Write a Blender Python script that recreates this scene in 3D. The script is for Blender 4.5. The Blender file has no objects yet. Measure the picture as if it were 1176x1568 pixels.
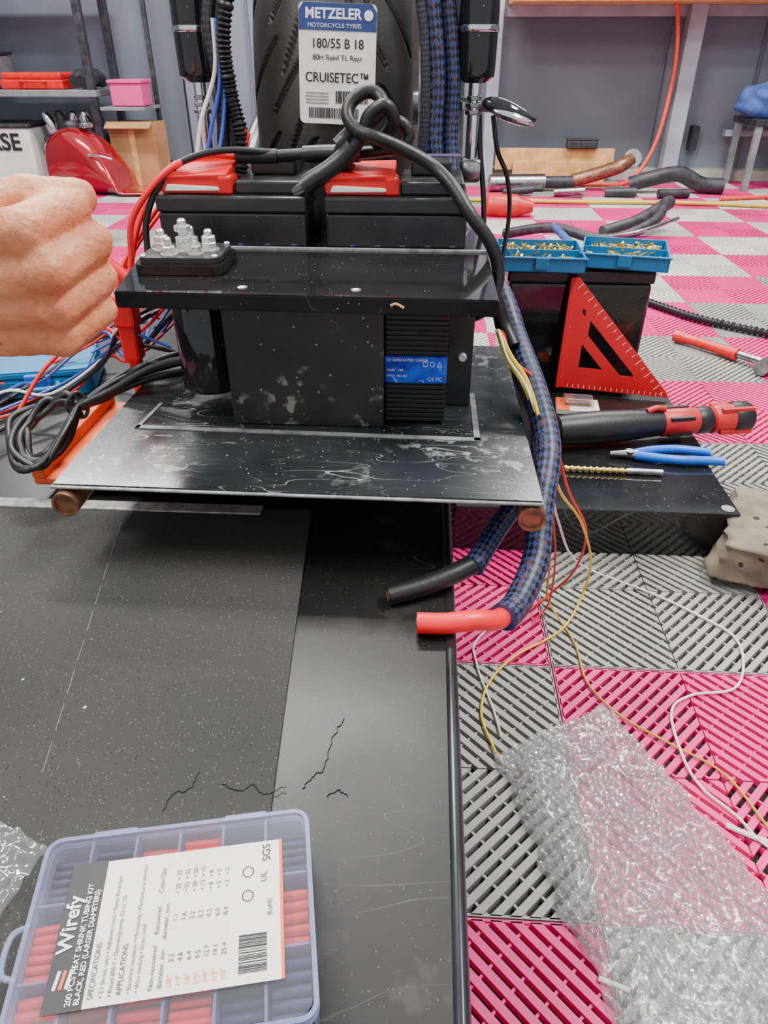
import bpy, bmesh, math, random
import numpy as np
from mathutils import Vector, Matrix, noise as mnoise
random.seed(7)
C = bpy.context.scene.collection

# ---------------------------------------------------------------- helpers
def lin(c):
    c = c/255.0
    return c/12.92 if c <= .04045 else ((c+.055)/1.055)**2.4
def rgb(r,g,b): return (lin(r),lin(g),lin(b),1)

def mat(name, col, rough=.5, metal=0, var=None, bump=None, specks=None, scratch=None, scuff=None,
        coat=0, alpha=1, sss=0, spec=.5, rvar=.08):
    m = bpy.data.materials.new(name); m.use_nodes = True
    nt = m.node_tree; N = nt.nodes; Lk = nt.links
    b = N['Principled BSDF']
    b.inputs['Base Color'].default_value = col
    b.inputs['Roughness'].default_value = rough
    b.inputs['Metallic'].default_value = metal
    b.inputs['Coat Weight'].default_value = coat
    b.inputs['Alpha'].default_value = alpha
    b.inputs['Specular IOR Level'].default_value = spec
    if sss:
        b.inputs['Subsurface Weight'].default_value = sss
        b.inputs['Subsurface Radius'].default_value = (.012,.005,.003)
    tc = N.new('ShaderNodeTexCoord'); cur = None
    def noi(scale, detail=4, vec=None, dist=0):
        n = N.new('ShaderNodeTexNoise'); n.inputs['Scale'].default_value = scale
        n.inputs['Detail'].default_value = detail; n.inputs['Distortion'].default_value = dist
        Lk.new(vec if vec is not None else tc.outputs['Object'], n.inputs['Vector']); return n
    def mix(fac, a, bcol):
        x = N.new('ShaderNodeMix'); x.data_type = 'RGBA'
        if isinstance(fac,(float,int)): x.inputs[0].default_value = fac
        else: Lk.new(fac, x.inputs[0])
        for s,i in ((a,6),(bcol,7)):
            if isinstance(s,(tuple,list)): x.inputs[i].default_value = s
            else: Lk.new(s, x.inputs[i])
        return x.outputs[2]
    def mth(op, a, bb):
        x = N.new('ShaderNodeMath'); x.operation = op
        for s,i in ((a,0),(bb,1)):
            if isinstance(s,(float,int)): x.inputs[i].default_value = s
            else: Lk.new(s, x.inputs[i])
        return x.outputs[0]
    def ramp(v, a, bb, c=0, d=1):
        r = N.new('ShaderNodeMapRange'); Lk.new(v, r.inputs[0])
        r.inputs[1].default_value=a; r.inputs[2].default_value=bb; r.inputs[3].default_value=c; r.inputs[4].default_value=d
        return r.outputs[0]
    if var:   # (scale, second colour)
        n = noi(var[0]); cur = mix(ramp(n.outputs['Fac'],.35,.65), col, var[1])
        Lk.new(ramp(n.outputs['Fac'],.3,.7,max(rough-rvar,.02),min(rough+rvar,1)), b.inputs['Roughness'])
    if specks: # list of (scale, radius, keep, colour)
        for sc,rad,keep,c2 in specks:
            v = N.new('ShaderNodeTexVoronoi'); v.inputs['Scale'].default_value = sc
            Lk.new(tc.outputs['Object'], v.inputs['Vector'])
            sp = N.new('ShaderNodeSeparateColor'); Lk.new(v.outputs['Color'], sp.inputs[0])
            f = mth('MULTIPLY', mth('LESS_THAN', v.outputs['Distance'], mth('MULTIPLY', sp.outputs[1], rad*1.6)), mth('GREATER_THAN', sp.outputs[0], keep))
            cur = mix(f, cur if cur is not None else col, c2)
    if scratch: # list of (scale, width, colour, angle, strength)
        for sc,wd,c2,ang,stg in scratch:
            mp = N.new('ShaderNodeMapping'); mp.inputs['Rotation'].default_value=(0,0,ang); mp.inputs['Scale'].default_value=(1,5,1)
            Lk.new(tc.outputs['Object'], mp.inputs['Vector'])
            n1 = noi(sc,.5,mp.outputs[0],.5); n2 = noi(sc*.9,2)
            f = mth('LESS_THAN', mth('ABSOLUTE', mth('SUBTRACT', n1.outputs['Fac'], .5), 0), wd)
            f = mth('MULTIPLY', f, ramp(n2.outputs['Fac'],.52,.62,0,stg))
            cur = mix(f, cur if cur is not None else col, c2)
    if scuff: # (fine scale, mask scale, mask threshold, colour, strength)
        n1 = noi(scuff[0],9); n2 = noi(scuff[1],2)
        f = mth('MULTIPLY', ramp(n1.outputs['Fac'],.54,.62), ramp(n2.outputs['Fac'],scuff[2],scuff[2]+.08,0,scuff[4]))
        cur = mix(f, cur if cur is not None else col, scuff[3])
    if cur is not None: Lk.new(cur, b.inputs['Base Color'])
    if bump: # (scale, strength)
        n = noi(bump[0]); bp = N.new('ShaderNodeBump'); bp.inputs['Strength'].default_value = bump[1]
        bp.inputs['Distance'].default_value = .004
        Lk.new(n.outputs['Fac'], bp.inputs['Height']); Lk.new(bp.outputs[0], b.inputs['Normal'])
    return m

def film(name, tint, body, fres, rough=.08, bump=None):
    """thin clear plastic film: transparent + glossy by facing + a little milky diffuse"""
    m = bpy.data.materials.new(name); m.use_nodes=True
    nt=m.node_tree; N=nt.nodes; Lk=nt.links; N.clear()
    out=N.new('ShaderNodeOutputMaterial'); tr=N.new('ShaderNodeBsdfTransparent'); gl=N.new('ShaderNodeBsdfGlossy'); df=N.new('ShaderNodeBsdfDiffuse')
    tr.inputs[0].default_value=tint; gl.inputs['Roughness'].default_value=rough; gl.inputs[0].default_value=(1,1,1,1); df.inputs[0].default_value=(.85,.85,.85,1)
    lw=N.new('ShaderNodeLayerWeight'); lw.inputs['Blend'].default_value=.5
    mr=N.new('ShaderNodeMapRange'); mr.inputs[1].default_value=.1; mr.inputs[2].default_value=1; mr.inputs[3].default_value=.04; mr.inputs[4].default_value=fres
    Lk.new(lw.outputs['Facing'],mr.inputs[0])
    m1=N.new('ShaderNodeMixShader'); m1.inputs[0].default_value=body; Lk.new(tr.outputs[0],m1.inputs[1]); Lk.new(df.outputs[0],m1.inputs[2])
    m2=N.new('ShaderNodeMixShader'); Lk.new(mr.outputs[0],m2.inputs[0]); Lk.new(m1.outputs[0],m2.inputs[1]); Lk.new(gl.outputs[0],m2.inputs[2])
    if bump:
        tc=N.new('ShaderNodeTexCoord'); n=N.new('ShaderNodeTexNoise'); n.inputs['Scale'].default_value=bump[0]; Lk.new(tc.outputs['Object'],n.inputs['Vector'])
        bp=N.new('ShaderNodeBump'); bp.inputs['Strength'].default_value=bump[1]; bp.inputs['Distance'].default_value=.003
        Lk.new(n.outputs['Fac'],bp.inputs['Height']); Lk.new(bp.outputs[0],gl.inputs['Normal']); Lk.new(bp.outputs[0],lw.inputs['Normal'])
    Lk.new(m2.outputs[0],out.inputs[0]); return m

def braid(name, c1, c2, c3, around=10):
    m = bpy.data.materials.new(name); m.use_nodes=True
    nt=m.node_tree; N=nt.nodes; Lk=nt.links; b=N['Principled BSDF']; b.inputs['Roughness'].default_value=.45
    tc=N.new('ShaderNodeTexCoord'); mp=N.new('ShaderNodeMapping')
    mp.inputs['Rotation'].default_value=(0,0,math.radians(45))
    mp.inputs['Scale'].default_value=(around/1.41421,around/1.41421*.6,1)
    Lk.new(tc.outputs['UV'],mp.inputs['Vector'])
    ch=N.new('ShaderNodeTexChecker'); ch.inputs['Scale'].default_value=1.4142
    ch.inputs['Color1'].default_value=c1; ch.inputs['Color2'].default_value=c2
    Lk.new(mp.outputs[0],ch.inputs['Vector'])
    v=N.new('ShaderNodeTexVoronoi'); v.inputs['Scale'].default_value=around*1.2; Lk.new(tc.outputs['UV'],v.inputs['Vector'])
    sp=N.new('ShaderNodeSeparateColor'); Lk.new(v.outputs['Color'],sp.inputs[0])
    g=N.new('ShaderNodeMath'); g.operation='GREATER_THAN'; g.inputs[1].default_value=.84; Lk.new(sp.outputs[0],g.inputs[0])
    x=N.new('ShaderNodeMix'); x.data_type='RGBA'; Lk.new(g.outputs[0],x.inputs[0]); Lk.new(ch.outputs['Color'],x.inputs[6]); x.inputs[7].default_value=c3
    Lk.new(x.outputs[2],b.inputs['Base Color'])
    bp=N.new('ShaderNodeBump'); bp.inputs['Strength'].default_value=.6; bp.inputs['Distance'].default_value=.0015
    Lk.new(ch.outputs['Fac'],bp.inputs['Height']); Lk.new(bp.outputs[0],b.inputs['Normal'])
    return m

def link(ob, parent=None):
    C.objects.link(ob)
    if parent is not None: ob.parent = parent
    return ob
def grp(name, loc=(0,0,0), rot=(0,0,0), parent=None):
    e = bpy.data.objects.new(name, None); e.empty_display_size=.05
    e.location = loc; e.rotation_euler = rot
    return link(e,parent)
def mesh(name, verts, faces, m, parent=None, smooth=False, midx=None, loc=(0,0,0), rot=(0,0,0)):
    me = bpy.data.meshes.new(name); me.from_pydata([tuple(v) for v in verts], [], faces)
    for x in (m if isinstance(m,(list,tuple)) else [m]): me.materials.append(x)
    if midx: me.polygons.foreach_set('material_index', midx)
    if smooth: me.polygons.foreach_set('use_smooth',[True]*len(me.polygons))
    me.update()
    ob = bpy.data.objects.new(name, me); ob.location=loc; ob.rotation_euler=rot
    return link(ob,parent)
def frombm(name, bm, m, parent=None, smooth=False, loc=(0,0,0), rot=(0,0,0)):
    me = bpy.data.meshes.new(name); bm.to_mesh(me); bm.free()
    for x in (m if isinstance(m,(list,tuple)) else [m]): me.materials.append(x)
    if smooth: me.polygons.foreach_set('use_smooth',[True]*len(me.polygons))
    ob = bpy.data.objects.new(name, me); ob.location=loc; ob.rotation_euler=rot
    return link(ob,parent)
def box(name, x0,x1,y0,y1,z0,z1, m, parent=None, bev=.002, rot=(0,0,0), seg=2):
    bm = bmesh.new(); bmesh.ops.create_cube(bm, size=1)
    for v in bm.verts: v.co = Vector((v.co.x*(x1-x0), v.co.y*(y1-y0), v.co.z*(z1-z0)))
    if bev>0: bmesh.ops.bevel(bm, geom=bm.edges[:], offset=bev, segments=seg, affect='EDGES', profile=.5)
    return frombm(name,bm,m,parent,loc=((x0+x1)/2,(y0+y1)/2,(z0+z1)/2),rot=rot)
def prism(name, poly, z0, z1, m, parent=None, bev=0, loc=(0,0,0), rot=(0,0,0)):
    bm = bmesh.new(); vs=[bm.verts.new((p[0],p[1],z0)) for p in poly]; f=bm.faces.new(vs)
    r = bmesh.ops.extrude_face_region(bm, geom=[f])
    for v in r['geom']:
        if isinstance(v,bmesh.types.BMVert): v.co.z = z1
    bmesh.ops.recalc_face_normals(bm, faces=bm.faces[:])
    if bev>0: bmesh.ops.bevel(bm, geom=bm.edges[:], offset=bev, segments=2, affect='EDGES')
    return frombm(name,bm,m,parent,loc=loc,rot=rot)
def lathe(name, prof, m, parent=None, loc=(0,0,0), rot=(0,0,0), seg=24, smooth=True):
    vs=[];fs=[]
    for r,z in prof:
        for i in range(seg):
            a=2*math.pi*i/seg; vs.append((r*math.cos(a),r*math.sin(a),z))
    for k in range(len(prof)-1):
        for i in range(seg):
            j=(i+1)%seg; fs.append((k*seg+i,k*seg+j,(k+1)*seg+j,(k+1)*seg+i))
    fs.append(tuple(reversed(range(seg)))); fs.append(tuple((len(prof)-1)*seg+i for i in range(seg)))
    ob=mesh(name,vs,fs,m,parent,smooth,loc=loc,rot=rot)
    if smooth: ob.data.set_sharp_from_angle(angle=math.radians(35))
    return ob
def cr(pts, res):
    P=[Vector(p) for p in pts]
    if len(P)<3: return [P[0].lerp(P[-1],i/res) for i in range(res+1)]
    P=[P[0]*2-P[1]]+P+[P[-1]*2-P[-2]]; out=[]
    for i in range(1,len(P)-2):
        a,b,c,d=P[i-1:i+3]
        for k in range(res):
            t=k/res
            out.append(.5*((2*b)+(c-a)*t+(2*a-5*b+4*c-d)*t*t+(3*b-a-3*c+d)*t**3))
    out.append(P[-2]); return out
def tube(name, pts, r, m, parent=None, seg=10, res=8, rf=None, sm=True):
    Q = cr(pts,res) if sm else [Vector(p) for p in pts]
    T=[(Q[min(i+1,len(Q)-1)]-Q[max(i-1,0)]).normalized() for i in range(len(Q))]
    up=Vector((0,0,1)) if abs(T[0].z)<.9 else Vector((1,0,0))
    n=(up-T[0]*up.dot(T[0])).normalized(); vs=[];s=0;S=[]
    for i,q in enumerate(Q):
        if i:
            s+=(q-Q[i-1]).length; n=(n-T[i]*n.dot(T[i])).normalized()
        S.append(s); b=T[i].cross(n); rr_=rf(s,i/(len(Q)-1)) if rf else r
        for k in range(seg):
            a=2*math.pi*k/seg; vs.append(q+n*(rr_*math.cos(a))+b*(rr_*math.sin(a)))
    fs=[];uv=[];per=2*math.pi*r
    for i in range(len(Q)-1):
        for k in range(seg):
            k2=(k+1)%seg; fs.append((i*seg+k,i*seg+k2,(i+1)*seg+k2,(i+1)*seg+k))
            uv+= [(k/seg,S[i]/per),((k+1)/seg,S[i]/per),((k+1)/seg,S[i+1]/per),(k/seg,S[i+1]/per)]
    fs.append(tuple(reversed(range(seg)))); fs.append(tuple((len(Q)-1)*seg+k for k in range(seg)))
    uv+=[(0,0)]*(2*seg)
    ob=mesh(name,vs,fs,m,parent,True)
    ul=ob.data.uv_layers.new(name='UVMap')
    ul.data.foreach_set('uv',[c for u in uv for c in u])
    ob.data.set_sharp_from_angle(angle=math.radians(50))
    return ob
def text(body, size, loc, xd, yd, m, parent, align='LEFT', bold=0, sx=1.0):
    cu=bpy.data.curves.new('label_text','FONT'); cu.body=body; cu.size=size; cu.align_x=align; cu.offset=bold
    cu.fill_mode='FRONT'; cu.materials.append(m)
    ob=bpy.data.objects.new('label_text',cu); link(ob,parent)
    x=Vector(xd).normalized(); y=Vector(yd).normalized(); z=x.cross(y)
    ob.matrix_local=Matrix(((x.x*sx,y.x,z.x,loc[0]),(x.y*sx,y.y,z.y,loc[1]),(x.z*sx,y.z,z.z,loc[2]),(0,0,0,1)))
    return ob
def screw(name, loc, r, h, m, parent, rot=(0,0,0)):
    return lathe(name,[(r,0),(r,h*.6),(r*.7,h),(r*.3,h),(r*.25,h*.7)],m,parent,loc=loc,rot=rot,seg=12)
def nut(name, loc, r, h, m, parent):
    bm=bmesh.new(); bmesh.ops.create_cone(bm,cap_ends=True,segments=6,radius1=r,radius2=r,depth=h)
    bmesh.ops.bevel(bm,geom=bm.edges[:],offset=r*.08,segments=1,affect='EDGES')
    return frombm(name,bm,m,parent,loc=(loc[0],loc[1],loc[2]+h/2),rot=(0,0,random.random()))

# ---------------------------------------------------------------- materials
G1=rgb(150,154,152); G2=rgb(175,178,175)
M={}
M['black_gloss']=mat('black_acrylic',rgb(24,24,25),.07,var=(9,rgb(34,34,34)),specks=[(260,.13,.90,rgb(150,150,145)),(80,.05,.8,rgb(195,195,190))],scratch=[(14,.002,G1,.5,.35)],rvar=.03)
M['black_plate']=mat('scuffed_black_plate',rgb(28,30,31),.22,var=(7,rgb(46,48,49)),specks=[(240,.16,.84,rgb(160,160,155)),(70,.06,.7,rgb(200,200,195))],scratch=[(9,.0035,G2,.4,.6),(7,.003,G2,-.7,.6),(13,.0035,G1,1.4,.5),(20,.004,G1,.1,.4)],scuff=(60,6,.56,G2,.4))
M['black_panel']=mat('scuffed_black_panel',rgb(34,34,34),.4,var=(16,rgb(46,45,44)),specks=[(200,.18,.9,rgb(140,138,130))],scuff=(70,12,.54,rgb(160,155,145),.6))
M['black_plastic']=mat('black_plastic',rgb(31,31,32),.33,var=(20,rgb(40,40,40)),specks=[(150,.1,.9,rgb(110,110,108))])
M['charger_black']=mat('anodized_black',rgb(22,22,23),.35,var=(20,rgb(28,28,28)))
M['black_rubber']=mat('black_rubber',rgb(26,26,27),.42,bump=(200,.1))
M['rubber_tire']=mat('tire_rubber',rgb(56,54,52),.5,var=(25,rgb(68,65,62)),bump=(350,.12))
M['chrome']=mat('chrome',rgb(215,215,215),.12,1)
M['steel']=mat('steel',rgb(180,182,182),.3,1,var=(40,rgb(130,130,130)))
M['zinc']=mat('zinc_hardware',rgb(235,235,230),.25,.8,bump=(300,.1))
M['alu']=mat('aluminium_edge',rgb(170,172,171),.5,.2,var=(60,rgb(125,126,125)))
M['seal']=mat('worn_sealant',rgb(140,142,140),.6,var=(45,rgb(95,97,96)))
M['faint']=mat('faint_chalk',rgb(125,125,118),.8)
M['green_steel']=mat('weathered_frame_steel',rgb(140,152,146),.3,.8,var=(18,rgb(80,92,86)))
M['copper']=mat('copper_pipe',rgb(165,115,85),.4,.6,var=(60,rgb(110,80,62)))
M['red']=mat('red_plastic',rgb(228,24,30),.35,var=(30,rgb(204,16,20)))
M['red_wire']=mat('red_wire_insulation',rgb(215,30,25),.4)
M['red_cable']=mat('red_cable_jacket',rgb(242,30,38),.35)
M['blue_wire']=mat('blue_wire_insulation',rgb(60,85,180),.4)
M['white_wire']=mat('white_wire_insulation',rgb(236,233,224),.45)
M['yellow_wire']=mat('yellow_wire_insulation',rgb(238,196,25),.45)
M['gold_wire']=mat('ochre_wire_insulation',rgb(205,158,45),.5)
M['braid_blue']=braid('blue_braided_sleeve',rgb(18,20,28),rgb(52,68,116),rgb(85,62,70),20)
M['braid_dark']=braid('dark_braided_sleeve',rgb(20,20,22),rgb(52,56,66),rgb(32,32,36),16)
M['mat']=mat('rubber_deck_mat',rgb(52,52,49),.8,spec=.3,var=(5,rgb(63,62,58)),specks=[(520,.25,.72,rgb(98,97,88)),(400,.22,.8,rgb(32,32,30)),(28,.05,.7,rgb(215,215,205)),(60,.04,.8,rgb(180,178,165)),(110,.05,.85,rgb(150,148,135))],bump=(500,.3))
M['deck']=mat('black_steel_deck',rgb(18,18,18),.36,spec=.35,var=(4,rgb(29,28,27)),specks=[(420,.2,.82,rgb(72,70,65)),(30,.045,.75,rgb(195,195,188)),(75,.04,.75,rgb(130,128,118))],scratch=[(4,.0015,rgb(90,88,82),.6,.4)],scuff=(30,4,.58,rgb(68,66,61),.35))
M['deck_edge']=mat('deck_edge_angle',rgb(40,41,44),.22,.5,var=(6,rgb(56,58,62)))
M['tile_gray']=mat('gray_floor_tile',rgb(166,165,157),.55,var=(3,rgb(145,144,137)))
M['tile_light']=mat('light_gray_floor_tile',rgb(214,212,205),.55,var=(3,rgb(190,188,180)))
M['tile_pink']=mat('pink_floor_tile',rgb(238,36,134),.5,var=(3,rgb(216,30,118)))
M['subfloor']=mat('subfloor',rgb(38,36,36),.9)
M['wall']=mat('painted_wall',rgb(122,129,142),.6,var=(1.2,rgb(108,115,128)),specks=[(9,.03,.8,rgb(70,72,80))])
M['wall_dark']=mat('painted_wall_panel',rgb(104,109,119),.6,var=(1.5,rgb(94,99,109)))
M['concrete']=mat('concrete',rgb(175,170,160),.85,var=(6,rgb(140,136,128)),bump=(40,.4))
M['post']=mat('painted_post',rgb(165,171,180),.5,var=(4,rgb(140,147,157)))
M['wood']=mat('pine_board',rgb(225,178,115),.6,var=(14,rgb(195,143,84)))
M['shelf']=mat('gray_shelf_steel',rgb(135,139,142),.5,var=(8,rgb(108,112,114)))
M['dark']=mat('dark_clutter',rgb(34,34,38),.5,var=(20,rgb(56,56,62)))
M['cardboard']=mat('cardboard',rgb(180,135,88),.8,var=(8,rgb(155,114,72)))
M['pink']=mat('pink_plastic',rgb(225,70,140),.4)
M['white']=mat('white_painted',rgb(236,237,233),.5,var=(6,rgb(216,217,213)))
M['label_white']=mat('label_paper',rgb(243,240,231),.5,var=(15,rgb(233,229,219)))
M['ink']=mat('label_ink',rgb(32,32,35),.6)
M['ink_white']=mat('label_white_ink',rgb(242,242,242),.5)
M['navy']=mat('label_navy',rgb(46,64,122),.45)
M['label_black']=mat('label_black',rgb(46,44,46),.45)
M['label_blue']=mat('label_blue',rgb(8,22,150),.3,var=(45,rgb(35,95,240)),scratch=[(25,.012,rgb(120,180,255),.5,.9)])
M['orange']=mat('orange_painted_steel',rgb(240,95,32),.4,var=(10,rgb(208,75,26)),specks=[(90,.12,.8,rgb(60,40,30))])
M['orange_ink']=mat('label_orange',rgb(240,95,42),.45)
M['teal']=mat('blue_plastic_tray',rgb(22,110,160),.35)
M['brass']=mat('brass_screws',rgb(228,195,110),.3,1)
M['tool_blue']=mat('blue_grip',rgb(20,100,215),.35)
M['tool_red']=mat('red_tool_housing',rgb(208,34,34),.4,var=(20,rgb(180,26,28)))
M['square_red']=mat('red_anodized',rgb(218,24,34),.35,.2,specks=[(120,.07,.85,rgb(235,235,235))])
M['tank_red']=mat('candy_red_paint',rgb(160,14,28),.18,.4,coat=1)
M['skin']=mat('skin',rgb(226,152,106),.5,var=(26,rgb(206,122,80)),specks=[(240,.2,.82,rgb(190,108,72))],bump=(150,.5),sss=.10)
M['bubble']=film('bubble_wrap_film',(.96,.96,.96,1),.06,.75,.07,bump=(160,.4))
M['film_base']=film('bubble_wrap_backing',(.95,.95,.95,1),.07,.35,.15,bump=(40,.8))
M['clear']=film('clear_plastic',(.96,.96,.97,1),.10,.7,.06,bump=(40,.8))
M['tint']=film('translucent_lid_plastic',(.90,.90,.96,1),.035,.22,.10)
M['tint_edge']=mat('translucent_rim_plastic',rgb(160,166,205),.2,alpha=.45)
M['tray']=mat('kit_tray_plastic',rgb(70,74,118),.3)
M['tube_black']=mat('black_heat_shrink',rgb(38,42,82),.5)
M['tube_red']=mat('red_heat_shrink',rgb(235,20,38),.45)
M['foam']=mat('dirty_concrete_block',rgb(138,126,108),.9,var=(14,rgb(98,88,74)),specks=[(45,.2,.5,rgb(50,45,40))],bump=(50,.6))
M['purple']=mat('purple_print',rgb(92,80,125),.4)
M['thread']=mat('black_debris',rgb(18,18,18),.8)
M['yellow_hose']=mat('yellow_hose',rgb(210,170,60),.5)
M['orange_cord']=mat('orange_extension_cord',rgb(240,80,50),.45)
M['blue_cloth']=mat('blue_fabric',rgb(65,95,160),.8,var=(12,rgb(42,65,120)),bump=(30,.6))

# ---------------------------------------------------------------- floor of ribbed tiles
T=.4; ox,oy=.22,.43
def clip(poly, a,b,c):
    out=[]
    for i in range(len(poly)):
        p,q=poly[i],poly[(i+1)%len(poly)]
        dp=a*p[0]+b*p[1]-c; dq=a*q[0]+b*q[1]-c
        if dp<=0: out.append(p)
        if (dp<0<dq) or (dq<0<dp):
            t=dp/(dp-dq); out.append((p[0]+(q[0]-p[0])*t,p[1]+(q[1]-p[1])*t))
    return out
def rect(x0,x1,y0,y1): return [(x0,y0),(x1,y0),(x1,y1),(x0,y1)]
s=.1965; pitch=.0222; w=.0132
sq=[(.0,.0),(s,.0),(s,s),(.0,s)]
slats=[]; c=pitch/2
while c<2*s:
    p=clip(clip(sq,1,1,c+w/2),-1,-1,-(c-w/2))
    if len(p)>=3: slats.append((p,0))
    c+=pitch
c=-s+.03
while c<s:
    p=clip(clip(sq,1,-1,c+.0022),-1,1,-(c-.0022))
    if len(p)>=3: slats.append((p,-.003))
    c+=.0444
tile_polys=[]
for sx in (1,-1):
    for sy in (1,-1):
        for p,zt in slats:
            q=[(T/2+sx*(x+.001),T/2+sy*(y+.001)) for x,y in p]
            if sx*sy<0: q=q[::-1]
            tile_polys.append((q,zt))
e=.004
tile_polys+= [(r_,0) for r_ in (rect(.001,T-.001,.001,e),rect(.001,T-.001,T-e,T-.001),rect(.001,e,e,T-e),rect(T-e,T-.001,e,T-e))]
V=[];F=[];MI=[]
for i in range(-13,12):
    for j in range(-3,14):
        x0=ox+i*T; y0=oy+j*T
        if y0+T<-.6 or y0>6.1: continue
        if y0<3 and (x0<-2.2 or x0>2.2): continue
        if (i+j)%2==0: mi=2
        else: mi=1 if (j>=2 and (i*7+j*13)%5<3) else 0
        for p,zt in tile_polys:
            n=len(p); b0=len(V)
            V+=[(x0+x,y0+y,zt) for x,y in p]; V+=[(x0+x,y0+y,-.012) for x,y in p]
            F.append(tuple(range(b0,b0+n))); MI.append(mi)
            for k in range(n):
                k2=(k+1)%n; F.append((b0+k2,b0+k,b0+n+k,b0+n+k2)); MI.append(mi)
b0=len(V); V+=[(-6,-2,-.013),(6,-2,-.013),(6,6.3,-.013),(-6,6.3,-.013)]; F.append((b0,b0+1,b0+2,b0+3)); MI.append(3)
mesh('floor',V,F,[M['tile_gray'],M['tile_light'],M['tile_pink'],M['subfloor']],midx=MI)

# ---------------------------------------------------------------- walls
wb=grp('wall_back')
box('wall_panel',-5.2,5.2,6.12,6.25,-.01,3.2,M['wall'],wb,0)
x=-5.0
while x<5:
    box('panel_seam',x-.012,x+.012,6.105,6.125,.05,3.2,M['wall_dark'],wb,.003); x+=1.22
box('darker_panel',.5,1.66,6.10,6.12,.1,1.9,M['wall_dark'],wb,.003)
box('darker_panel',-2.1,-1.85,6.08,6.12,.1,3.0,M['wall_dark'],wb,.003)
box('stud',-1.82,-1.66,6.03,6.12,.06,3.2,M['wall'],wb,.004)
box('wall_left',-5.3,-5.2,-1,6.2,-.01,3.2,M['wall'],None,0)
box('wall_right',5.2,5.3,-1,6.2,-.01,3.2,M['wall'],None,0)
box('baseboard_back',-5.2,5.2,5.96,6.12,0,.075,M['concrete'],None,.006)
wbn=grp('wall_workbench')
box('bench_top',.50,3.6,5.5,6.1,1.085,1.14,M['wood'],wbn,.004)
for px,wd in ((.43,.085),(1.76,.11),(3.3,.1)):
    box('post',px-wd/2,px+wd/2,5.86,5.955,0.0,2.6,M['post'],wbn,.006)
box('rail',.47,3.35,5.96,5.99,1.02,1.085,M['post'],wbn,.003)
box('lower_shelf_edge',2.15,3.6,5.97,6.05,.30,.34,M['post'],wbn,.003)

# ---------------------------------------------------------------- motorcycle lift deck
lift=grp('motorcycle_lift_table')
box('deck_plate',-.74,.036,-.45,2.15,.30,.327,M['deck'],lift,.002)
prism('deck_mat',[(-.72,-.4),(-.10,-.4),(-.107,.33),(-.137,.757),(-.72,.740)],.327,.330,M['mat'],lift)
tube('edge_angle',[(.036,-.45,.323),(.036,2.15,.323)],.0065,M['deck_edge'],lift,seg=12,sm=False)
box('side_skirt',.028,.040,-.45,2.15,.20,.322,M['deck_edge'],lift,.002)
box('side_skirt',-.744,-.735,-.45,2.15,.20,.322,M['deck_edge'],lift,.002)
box('joint_strip',-.72,-.20,.742,.762,.327,.332,M['alu'],lift,.001)
for a in (-.65,-.05):
    for b in (-.3,1.9): box('leg',a-.03,a+.03,b-.03,b+.03,0,.30,M['deck_edge'],lift,.003)
box('base_rail',-.68,-.62,-.4,2.1,0,.05,M['deck_edge'],lift,.003)
box('base_rail',-.08,-.02,-.4,2.1,0,.05,M['deck_edge'],lift,.003)
for t in range(9):
    a,b=t/9,(t+.72)/9
    X0,Y0,X1,Y1=-.370,.715,-.2972,.342
    prism('chalk_line',[(X0+(X1-X0)*a,Y0+(Y1-Y0)*a),(X0+(X1-X0)*a+.0006,Y0+(Y1-Y0)*a),(X0+(X1-X0)*b+.0006,Y0+(Y1-Y0)*b),(X0+(X1-X0)*b,Y0+(Y1-Y0)*b)],.3301,.3303,M['faint'],lift)
dg=grp('deck_debris_strands')
for pts in ([(-.19,.325,.3305),(-.185,.34,.3305),(-.174,.345,.3305),(-.172,.36,.3305)],
            [(-.150,.350,.3305),(-.135,.345,.3305),(-.125,.350,.3305),(-.112,.343,.3305),(-.098,.352,.3305)],
            [(-.085,.352,.3275),(-.078,.366,.3275),(-.070,.372,.3275),(-.068,.40,.3275),(-.060,.424,.3275)],
            [(-.066,.345,.3275),(-.056,.352,.3275),(-.050,.347,.3275)]):
    pp=cr(pts,7); pp=[p+Vector((random.uniform(-.0014,.0014),random.uniform(-.0014,.0014),0)) for p in pp]
    tube('strand',pp,.00035,M['thread'],dg,seg=5,sm=False)

# ---------------------------------------------------------------- lower and upper equipment plates
rack=grp('battery_rack')
prism('lower_plate',[(-.395,.634),(.129,.628),(.127,1.09),(-.388,1.09)],.427,.433,M['black_plate'],rack,.0015)
tube('plate_edge',[(-.395,.6335,.430),(.129,.6275,.430)],.0020,M['alu'],rack,seg=8,sm=False)
for px in (-.381,.119):
    lathe('pipe_leg',[(.0115,.003),(.0115,0),(.0145,0),(.0145,.40),(.0115,.40),(.0115,.004)],M['copper'],rack,loc=(px,.625,.412),rot=(-math.pi/2,0,0),seg=28)
    lathe('pipe_bore',[(.0112,0),(.0112,.001)],M['dark'],rack,loc=(px,.632,.412),rot=(-math.pi/2,0,0),seg=20)
    box('pipe_leg_foot',px-.012,px+.012,1.035,1.06,.327,.427,M['green_steel'],rack,.002)
zz=(.4332,.4342)
prism('seal_strip',[(-.352,.770),(.071,.759),(.071,.768),(-.352,.779)],*zz,M['seal'],rack)
prism('seal_strip',[(.064,.76),(.071,.76),(.071,.90),(.064,.90)],*zz,M['seal'],rack)
prism('seal_strip',[(-.352,.77),(-.347,.77),(-.340,.845),(-.345,.845)],*zz,M['seal'],rack)
prism('upper_plate',[(-.335,.752),(.077,.742),(.079,1.085),(-.36,1.085),(-.360,.90)],.588,.606,M['black_gloss'],rack,.0015)
prism('battery_shelf',[(-.355,1.084),(.075,1.084),(.075,1.13),(-.355,1.13)],.596,.606,M['black_plastic'],rack,.0015)
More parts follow.
